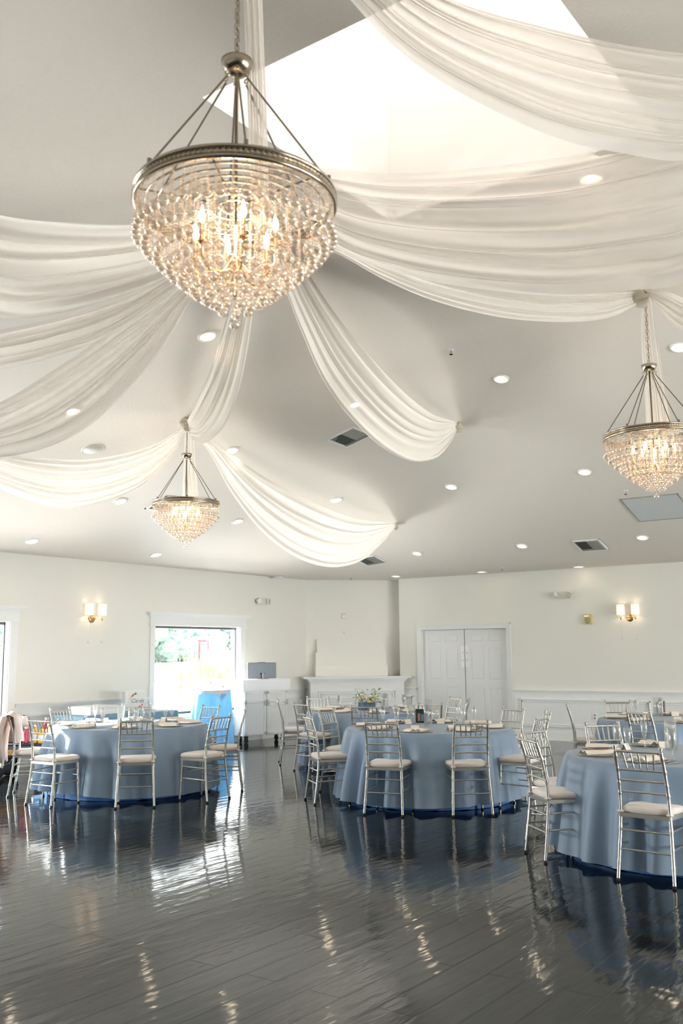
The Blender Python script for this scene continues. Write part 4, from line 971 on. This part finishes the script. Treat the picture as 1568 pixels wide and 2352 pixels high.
# flower box on the mantel table
fx, fy = at_z(842, 1630, ZTAB)[:2]
t = thing('flower_box', (fx, fy, ZTAB), 'low dark blue box of peach roses and greenery on the mantel table', 'flowers', rotz=YAW)
MB().rbox(-0.13, 0.13, -0.08, 0.08, 0, 0.11, 0.008).build('planter', 'flower_box', t)
rnd = random.Random(3)
for k in range(12):
    px, py, pz = rnd.uniform(-0.14, 0.14), rnd.uniform(-0.09, 0.06), rnd.uniform(0.12, 0.22)
    m = MB(); R0 = rnd.uniform(0.020, 0.033)
    m.ball((px, py, pz), R0*0.7, 10, 6)
    for j in range(7):
        a = 2*PI*j/7; m.ball((px+R0*0.55*math.cos(a), py+R0*0.55*math.sin(a), pz-R0*0.1+0.2*R0*(j % 2)), R0*0.62, 8, 5, (1, 1, 0.8))
    m.build('rose', ('rose_peach', 'rose_yellow', 'wax')[k % 3], t)
lf = MB(); lf2 = MB()
for k in range(150):
    a = rnd.uniform(0, 2*PI); el = rnd.uniform(-0.2, 1.2); L = rnd.uniform(0.03, 0.06); rr = rnd.uniform(0.03, 0.17)
    c = Vector((rr*math.cos(a)*1.15, rr*math.sin(a)*0.7, rnd.uniform(0.07, 0.24 if rr < 0.12 else 0.30))); d = Vector((math.cos(a)*math.cos(el), math.sin(a)*math.cos(el), math.sin(el))); s = d.orthogonal().normalized()*L*0.28; up = Vector((0, 0, 0.004))
    (lf if k % 3 else lf2).add([c, c+d*L*0.5+s+up, c+d*L, c+d*L*0.5-s+up], [(0, 1, 2), (0, 2, 3)])
o = lf.build('foliage', 'leaf', t); o2 = lf2.build('eucalyptus_foliage', 'leaf_pale', t)

# cocktail table by the window
kx, ky = -11.62, 12.08
t = thing('cocktail_table', (kx, ky, 0), 'tall cocktail table hidden under a light blue cloth by the window', 'table')
MB().lathe([(0, 0.955), (0.30, 0.955), (0.30, 0.98), (0, 0.98)], n=32).build('tabletop', 'wagon_wood', t); m = MB(); m.cyl((0, 0, 0.03), (0, 0, 0.96), 0.03, n=10); m.lathe([(0, 0), (0.24, 0), (0.24, 0.02), (0.05, 0.04), (0, 0.04)], n=24); m.build('pedestal', 'black_leg', t)
o = cloth_mb(0.31, 0.985, 0.01, 0.06, 0.035, 77, nf=9).build('cocktail_tablecloth', 'sky_blue', loc=(kx, ky, 0)); tag(o, 'light blue floor-length cloth on the cocktail table by the window', 'tablecloth')
P = []
for i in range(13):
    row = []
    for j in range(13):
        u = (i/12-0.5)*0.72; v = (j/12-0.5)*0.72; r = math.hypot(u, v); f_ = min(1, 0.322/max(r, 1e-6))
        ex = max(0, r-0.322); row.append((u*f_*(1.0+ex*0.12), v*f_*(1.0+ex*0.12), 0.991-ex*0.98))
    P.append(row)
o = MB().grid(P).build('lace_overlay', 'lace_white', loc=(kx, ky, 0), rotz=0.5); tag(o, 'white lace square over the top of the cocktail table', 'cloth')
t = thing('footed_bowl', (kx-0.02, ky-0.04, 0.993), 'small dark footed bowl on the cocktail table', 'bowl')
MB().lathe([(0, 0), (0.03, 0.003), (0.006, 0.012), (0.006, 0.09), (0.02, 0.10), (0.05, 0.12), (0.055, 0.13), (0.04, 0.125), (0, 0.115)], n=20).build('bowl', 'grey_plastic', t)
t = thing('bud_vase', (kx+0.14, ky+0.12, 0.993), 'tiny vase with purple flower on the cocktail table', 'vase')
MB().lathe([(0, 0), (0.02, 0.0), (0.025, 0.02), (0.01, 0.04), (0, 0.04)], n=14).build('vase', 'drink_glass', t); MB().ball((0, 0, 0.05), 0.017, 8, 6).build('flower', 'rose_pink', t)

# gift table against the left wall with card box
gx, gy = -11.45, 9.85
t = thing('gift_table', (gx, gy, 0), 'gift table under a light blue cloth by the left wall', 'table')
MB().box(-0.36, 0.36, -0.9, 0.9, 0.70, 0.725).build('tabletop', 'wagon_wood', t)
for sx in (-0.3, 0.3):
    for sy in (-0.8, 0.8): MB().cyl((sx, sy, 0), (sx, sy, 0.70), 0.018, n=8).build('leg', 'black_leg', t)
rows = []
N = 200
def sq(a, X, Y):
    c, s = math.cos(a), math.sin(a); k = 1/max(abs(c)/X, abs(s)/Y); return c*k, s*k
for (e, z) in ((0, 0.732), (0.6, 0.732), (1.0, 0.732), (1.01, 0.72)): rows.append([(sq(2*PI*k/N, 0.37, 0.91)[0]*e, sq(2*PI*k/N, 0.37, 0.91)[1]*e, z) for k in range(N)])
for i in range(1, 9):
    t_ = i/8; rr = []
    for k in range(N):
        a = 2*PI*k/N; X, Y = sq(a, 0.375, 0.915); L = math.hypot(X, Y); w = 1+(0.03*t_+0.02*math.sin(60*k*2*PI/N)*t_)/L; rr.append((X*w, Y*w, 0.72-0.70*t_))
    rows.append(rr)
o = MB().grid(rows, wrap=True).build('gift_tablecloth', 'sky_blue', loc=(gx, gy, 0)); tag(o, 'light blue cloth falling to the floor on the gift table', 'tablecloth')
t = thing('card_box', (gx-0.08, gy+0.42, 0.734), 'white card box with floral front reading Cards', 'box', rotz=PI/2-0.45)
b = MB(); b.rbox(-0.16, 0.16, 0.0, 0.20, 0, 0.30, 0.006); b.build('box', 'white_card', t)
MB().box(-0.11, 0.16, -0.004, 0.001, 0.02, 0.285).build('front_card', 'label_white', t)
tcu = bpy.data.curves.new('lettering', 'FONT'); tcu.body = 'Cards'; tcu.size = 0.085; tcu.extrude = 0.0008; tcu.shear = 0.35; tcu.align_x = 'CENTER'
tmp = bpy.data.objects.new('tmp', tcu); col.objects.link(tmp); dg = bpy.context.evaluated_depsgraph_get(); me = bpy.data.meshes.new_from_object(tmp.evaluated_get(dg)); bpy.data.objects.remove(tmp)
me.materials.clear(); me.materials.append(MATS['ink']); lt = bpy.data.objects.new('lettering', me); col.objects.link(lt); lt.parent = t; lt.location = (0.03, -0.006, 0.125); lt.rotation_euler = (PI/2, 0, 0)
for k, (dx, dz, mm) in enumerate(((-0.06, 0.22, 'rose_pink'), (-0.03, 0.25, 'leaf'), (0.0, 0.262, 'leaf'), (-0.075, 0.19, 'rose_peach'), (0.11, 0.09, 'rose_pink'), (0.07, 0.06, 'rose_pink'), (0.09, 0.055, 'leaf'), (-0.045, 0.235, 'rose_pink'))):
    MB().ball((dx, -0.006, dz), 0.011+0.004*(k % 3), 8, 5, (1, 0.3, 1)).build('painted_flower', mm, t)
t = thing('gift_box', (gx+0.05, gy-0.48, 0.734), 'flat white gift box left of the card box', 'box', rotz=0.1); MB().rbox(-0.2, 0.2, -0.28, 0.28, 0, 0.12, 0.006).build('box', 'white_card', t); MB().rbox(-0.205, 0.205, -0.285, 0.285, 0.085, 0.125, 0.005).build('lid', 'label_white', t)

# ------------------------------------------------------------------ wagon with supplies at far left
Tw = Matrix.Translation((-10.98, 7.93, 0)) @ Matrix.Rotation(math.radians(38), 4, 'Z') @ Matrix.Scale(0.85, 4)
t = thing('garden_wagon', (0, 0, 0), 'garden wagon with black wheels and timber rails at the far left', 'wagon'); t.matrix_world = Tw
MB().rbox(-0.60, 0.60, -0.33, 0.33, 0.34, 0.38, 0.01).build('bed', 'wagon_black', t)
for s in (-1, 1): MB().rbox(-0.62, 0.62, s*0.33-0.012, s*0.33+0.012, 0.38, 0.46, 0.005).build('side_rail', 'wagon_wood', t)
for s in (-1, 1): MB().rbox(s*0.61-0.012, s*0.61+0.012, -0.33, 0.33, 0.38, 0.46, 0.005).build('end_rail', 'wagon_wood', t)
for sx in (-0.40, 0.40):
    MB().cyl((sx, -0.36, 0.17), (sx, 0.36, 0.17), 0.012, n=8).build('axle', 'chrome', t)
    m = MB()
    for sy in (-0.2, 0.2): m.tube([(sx-0.12, sy, 0.34), (sx-0.08, sy, 0.2), (sx, sy, 0.17), (sx+0.08, sy, 0.2), (sx+0.12, sy, 0.34)], 0.012, 6)
    m.build('undercarriage', 'chrome', t)
    for sy in (-0.37, 0.37):
        w = MB().lathe([(0.10, -0.035), (0.15, -0.04), (0.17, -0.025), (0.172, 0), (0.17, 0.025), (0.15, 0.04), (0.10, 0.035), (0.10, -0.035)], (sx, sy, 0.173), 28, True, (0, 1, 0)).build('tyre', 'rubber', t)
        MB().lathe([(0.0, -0.02), (0.10, -0.02), (0.105, 0), (0.10, 0.02), (0.0, 0.02)], (sx, sy, 0.173), 20, True, (0, 1, 0)).build('rim', 'wagon_grey', w)
def onw(x, y, z, rz=0): return Tw @ Matrix.Translation((x, y, z)) @ Matrix.Rotation(rz, 4, 'Z')
t = thing('storage_tray', (0, 0, 0), 'grey-blue lidded tray lying on the wagon bed', 'tray'); t.matrix_world = onw(0.1, -0.02, 0.382)
MB().rbox(-0.45, 0.45, -0.28, 0.28, 0, 0.14, 0.02).build('tray', 'wagon_grey', t); MB().rbox(-0.47, 0.47, -0.30, 0.30, 0.135, 0.16, 0.01).build('lid', 'wagon_black', t)
t = thing('storage_bin', (0, 0, 0), 'brownish storage bin on the wagon behind the jacket', 'bin'); t.matrix_world = onw(-0.22, 0.08, 0.544)
MB().rbox(-0.17, 0.17, -0.16, 0.16, 0, 0.20, 0.02).build('bin', 'box_grey', t)
for k, (x, y, z, lab) in enumerate(((-0.27, 0.06, 0.746, 'crumpled clear bag on the bin beside the jacket'), (-0.12, 0.10, 0.746, 'crumpled white plastic bag at the right of the bin'))):
    rnd = random.Random(k+9); m = MB(); P = []
    for i in range(9):
        ph = -PI/2+PI*i/8; P.append([(0.11*math.cos(ph)*math.cos(a)*(1+0.15*rnd.uniform(-1, 1)), 0.12*math.cos(ph)*math.sin(a)*(1+0.15*rnd.uniform(-1, 1)), 0.09+0.10*math.sin(ph)*(1+0.1*rnd.uniform(-1, 1)) if i > 0 else 0.005) for a in [2*PI*j/14 for j in range(14)]])
    m.grid(P, wrap=True); o = m.build('plastic_bag', 'plastic_bag'); o.matrix_world = onw(x, y, z, 0); tag(o, lab, 'bag', 'plastic bags on the wagon')
def bottle(x, y, z, h, r, body, cap, label, lab2=True):
    t = thing('drink_bottle', (0, 0, 0), label, 'bottle', 'drink bottles on the wagon'); t.matrix_world = onw(x, y, z)
    MB().lathe([(0, 0), (r, 0), (r*1.02, h*0.1), (r, h*0.55), (r*0.85, h*0.68), (r*0.4, h*0.85), (r*0.36, h*0.93), (0, h*0.93)], n=16).build('bottle', body, t)
    MB().lathe([(0, h*0.92), (r*0.42, h*0.92), (r*0.42, h), (0, h)], n=12).build('cap', cap, t)
    if lab2: MB().lathe([(r*1.03, h*0.18), (r*1.03, h*0.5)], n=16).build('paper_label', 'label_white', t)
bottle(0.02, -0.20, 0.544, 0.24, 0.042, 'juice_red', 'label_white', 'pink drink bottle leftmost on the wagon tray', False)
bottle(0.16, -0.18, 0.544, 0.27, 0.045, 'juice_yellow', 'label_white', 'amber juice bottle with white label behind the chair back')
bottle(0.26, -0.22, 0.544, 0.25, 0.045, 'juice_yellow', 'red_plastic', 'yellow juice bottle with red cap on the wagon')
bottle(0.36, -0.17, 0.544, 0.29, 0.05, 'juice_yellow', 'label_white', 'large amber bottle at the right of the wagon tray')
bottle(0.44, -0.24, 0.544, 0.21, 0.03, 'juice_red', 'red_plastic', 'small red bottle at the right end of the wagon tray', False)
bottle(0.32, 0.12, 0.544, 0.36, 0.045, 'label_white', 'red_plastic', 'tall white bottle with red cap showing above the chair', False)
bottle(0.42, 0.16, 0.544, 0.34, 0.04, 'label_white', 'juice_red', 'tall white bottle with pink cap at the back of the wagon', False)
bottle(0.22, 0.18, 0.544, 0.36, 0.04, 'juice_red', 'label_white', 'tall red and white bottle at the back of the wagon')

# jacket over the chair at far left
Tj = Matrix.Translation((-9.84, 6.90, 0)) @ Matrix.Rotation(math.radians(45-90), 4, 'Z')
def jacket():
    t = thing('draped_jacket', (0, 0, 0), 'blush jacket hung over the back of the far left chair', 'jacket'); t.matrix_world = Tj
    rnd = random.Random(4); P = []
    for i in range(41):
        u = i/40; row = []
        for j in range(37):
            v = j/36-0.5
            # u 0..1 : front hem -> over top -> back hem
            if u < 0.38: z = 0.62+0.31*(u/0.38); y = 0.02+0.055*(1-u/0.38)*0.8-0.01
            elif u < 0.46: a = (u-0.38)/0.08*PI; z = 0.93+0.022*math.sin(a); y = 0.005-0.035*(1-math.cos(a))/2*1.6
            else:
                s = (u-0.46)/0.54; z = 0.93-0.55*s-0.05*s*math.sin(6*v); y = -0.065-0.015*math.sin(s*PI)-0.01*s
            w = 0.42-0.10*max(0, (u-0.46)/0.54)+0.02*math.sin(u*20)
            fold = 0.014*math.sin(v*26+u*3)+0.008*math.sin(v*55-u*9)
            yy = y+(fold if u < 0.38 else -abs(fold)*1.3)*(0.3 if 0.36 < u < 0.5 else 1)
            row.append((v*w, yy-(0.0 if u >= 0.38 else -0.02), z-0.03*abs(v)*2))
        P.append(row)
    o = MB().grid(P).build('jacket_body', 'blush_jacket', t); md = o.modifiers.new('s', 'SOLIDIFY'); md.thickness = 0.005
    for s in (-1, 1):
        m = MB(); m.tube([(s*0.17, -0.075, 0.90), (s*0.195, -0.11, 0.78), (s*0.19, -0.12, 0.62), (s*0.165, -0.115, 0.46), (s*0.15, -0.11, 0.38)], lambda t_: 0.038-0.012*t_+0.004*math.sin(t_*30), 12); m.build('sleeve', 'blush_jacket', t)
jacket()

# ------------------------------------------------------------------ outdoors through the windows
tag(MB().box(XL-4.2, XL-0.2, -6, 22, -0.2, -0.05).build('terrace_deck', 'deck_white'), 'pale terrace deck outside the left windows', 'deck', kind='structure')
P = []
for i in range(40):
    row = []
    for j in range(40):
        x = XL-4.2-(i/39)**1.6*240; y = -60+j/39*300
        dist = XL-4.2-x
        z = -0.6+1.9*min(1, dist/70)+0.5*math.sin(x*0.05)*math.sin(y*0.06)*min(1, dist/20)
        row.append((x, y, z))
    P.append(row)
tag(MB().grid(P).build('lawn', 'lawn'), 'sunlit pale lawn rising away from the terrace', 'lawn', kind='structure')
def lawn_z(x, y):
    d = XL-4.2-x; return -0.6+1.9*min(1, d/70)+0.5*math.sin(x*0.05)*math.sin(y*0.06)*min(1, d/20)
t = thing('terrace_railing', (XL-4.0, 13, -0.05), 'white terrace railing with balusters outside the picture window', 'railing')
m = MB(); m.box(-0.04, 0.04, -8, 8, 0.98, 1.03); m.build('top_rail', 'deck_white', t); m = MB(); m.box(-0.03, 0.03, -8, 8, 0.12, 0.17); m.build('bottom_rail', 'deck_white', t)
bl = MB().box(-0.018, 0.018, -0.018, 0.018, 0.17, 0.98).mesh('baluster', 'deck_white')
for k in range(90):
    o = bpy.data.objects.new('baluster', bl); col.objects.link(o); o.parent = t; o.location = (0, -7.8+k*0.174, 0)
for k in range(7): m = MB(); m.box(-0.05, 0.05, -8+k*2.6, -7.9+k*2.6, 0, 1.12); m.build('post', 'deck_white', t)
t = thing('terrace_column', (XL-3.9, 17.55, -0.05), 'white column outside near the right side of the picture window', 'column')
m = MB(); m.box(-0.12, 0.12, -0.12, 0.12, 0.1, 3.4); m.build('shaft', 'deck_white', t); m = MB(); m.box(-0.16, 0.16, -0.16, 0.16, 0, 0.12); m.build('plinth', 'deck_white', t)
def blob_tree(px, base_d, h, w, m, label, seed):
    v = ray(px, 1505); v = v/np.hypot(v[0], v[1]); x, y = v[0]*base_d, v[1]*base_d; z = lawn_z(x, y)
    rnd = random.Random(seed); t = thing('tree', (x, y, z-0.2), label, 'tree', 'trees beyond the lawn')
    MB().cyl((0, 0, 0), (0, 0, h*0.5), w*0.05, w*0.03, n=8).build('trunk', 'bark', t)
    c = MB()
    for k in range(26):
        a = rnd.uniform(0, 2*PI); rr = w*0.5*math.sqrt(rnd.random()); zz = h*rnd.uniform(0.12, 0.9); s = w*rnd.uniform(0.10, 0.22)*(1.15-0.5*zz/h)
        n, mm_ = 12, 8; P = []
        for i in range(mm_+1):
            ph = -PI/2+PI*i/mm_; P.append([(rr*math.cos(a)+s*math.cos(ph)*math.cos(b)*(1+rnd.uniform(-.22, .22)), rr*math.sin(a)+s*math.cos(ph)*math.sin(b)*(1+rnd.uniform(-.22, .22)), zz+s*0.9*math.sin(ph)*(1+rnd.uniform(-.1, .1))) for b in [2*PI*j/n for j in range(n)]])
        c.grid(P, wrap=True, smooth=False)
    c.build('crown', m, t)
TR = [(340, 150, 9, 9, 'tree_leaf_hazed', 'dark shaded tree at the left side of the picture window view'), (372, 165, 7.5, 10, 'tree_leaf_hazed', 'low dark tree left in the window view'),
      (398, 140, 6.5, 8, 'tree_leaf_pale', 'pale rounded tree left of centre in the window view'), (425, 150, 7.5, 9, 'tree_leaf_pale', 'pale tree with gap of sky behind the lawn flag'),
      (450, 160, 9.5, 9, 'tree_leaf_hazed', 'green tree behind the phone box'), (480, 165, 9.5, 10, 'tree_leaf_hazed', 'darker tree right of the phone box'), (508, 155, 9, 10, 'tree_leaf_hazed', 'dark tree toward the right of the window view'),
      (535, 120, 6.0, 8, 'tree_leaf_pale', 'yellowish tree behind the white column'), (-8, 110, 8, 9, 'tree_leaf_hazed', 'green tree glimpsed through the window at the left edge'), (10, 130, 7, 8, 'tree_leaf_pale', 'pale tree glimpsed at the left edge'), (440, 200, 9, 14, 'tree_leaf_pale', 'hazy distant tree behind the others')]
TR = [(a, 104+11.5*k, c*(104+11.5*k)/150, min(e, 9.5), f, g) for k, (a, b, c, e, f, g) in enumerate(TR)]
for i, (px, d, h, w, m, lab) in enumerate(TR): blob_tree(px, d, h, w, m, lab, i+20)
v = ray(467, 1500); v = v/np.hypot(v[0], v[1]); bx, by = v[0]*98, v[1]*98
t = thing('phone_booth', (bx, by, lawn_z(bx, by)-0.05), 'red phone box standing before the trees', 'phone box', rotz=YAW+0.25)
m = MB()
for sx in (-0.42, 0.42):
    for sy in (-0.42, 0.42): m.box(sx-0.05, sx+0.05, sy-0.05, sy+0.05, 0, 2.25)
m.box(-0.47, 0.47, -0.47, 0.47, 0, 0.25); m.box(-0.48, 0.48, -0.48, 0.48, 1.95, 2.25)
for k in range(1, 7): m.box(-0.44, 0.44, -0.45, -0.42, 0.25+k*0.245, 0.28+k*0.245); m.box(0.42, 0.45, -0.44, 0.44, 0.25+k*0.245, 0.28+k*0.245)
m.build('frame', 'booth_red', t); MB().box(-0.41, 0.41, -0.41, 0.41, 0.25, 1.95).build('glazing', 'booth_glass', t)
MB().lathe([(0.66, 2.25), (0.62, 2.34), (0.4, 2.45), (0, 2.52)], n=4).build('domed_roof', 'booth_red', t)
MB().box(-0.36, 0.36, -0.495, -0.478, 2.04, 2.17).build('sign_panel', 'label_white', t)
def reeds(px, d, h, w, label, seed):
    v = ray(px, 1505); v = v/np.hypot(v[0], v[1]); x, y = v[0]*d, v[1]*d; rnd = random.Random(seed); m = MB()
    for k in range(420):
        bx_, by_ = rnd.gauss(0, w*0.3), rnd.gauss(0, w*0.3); hh = h*rnd.uniform(0.5, 1)*math.exp(-(bx_*bx_+by_*by_)/(w*w*0.4)); a = rnd.uniform(0, 6.28); le = hh*rnd.uniform(0.1, 0.5); s = 0.03
        tx, ty = bx_+le*math.cos(a), by_+le*math.sin(a); px_, py_ = -math.sin(a)*s, math.cos(a)*s
        m.add([(bx_-px_, by_-py_, 0), (bx_+px_, by_+py_, 0), ((bx_+tx)/2+px_, (by_+ty)/2+py_, hh*0.65), ((bx_+tx)/2-px_, (by_+ty)/2-py_, hh*0.65), (tx, ty, hh)], [(0, 1, 2, 3), (3, 2, 4)])
    o = m.build('grass_clump', 'reed', loc=(x, y, lawn_z(x, y)-0.05)); tag(o, label, 'grass clump', 'tall grass clumps')
for i, a in enumerate([(372, 24, 1.5, 2.2, 'feathery grass clump at the lower left of the window view'), (452, 52, 2.6, 5, 'broad pale grass clump below the phone box'), (500, 44, 3.0, 4, 'tallest grass clump right of the phone box'),
          (527, 30, 1.8, 2.4, 'grass clump beside the column in the window view'), (415, 37, 1.5, 3, 'low grass clump in the middle of the window view'), (475, 29, 1.5, 2.4, 'grass clump behind the cocktail table'), (8, 30, 1.8, 3, 'grass clump glimpsed at the left edge')]): reeds(*a, i+50)
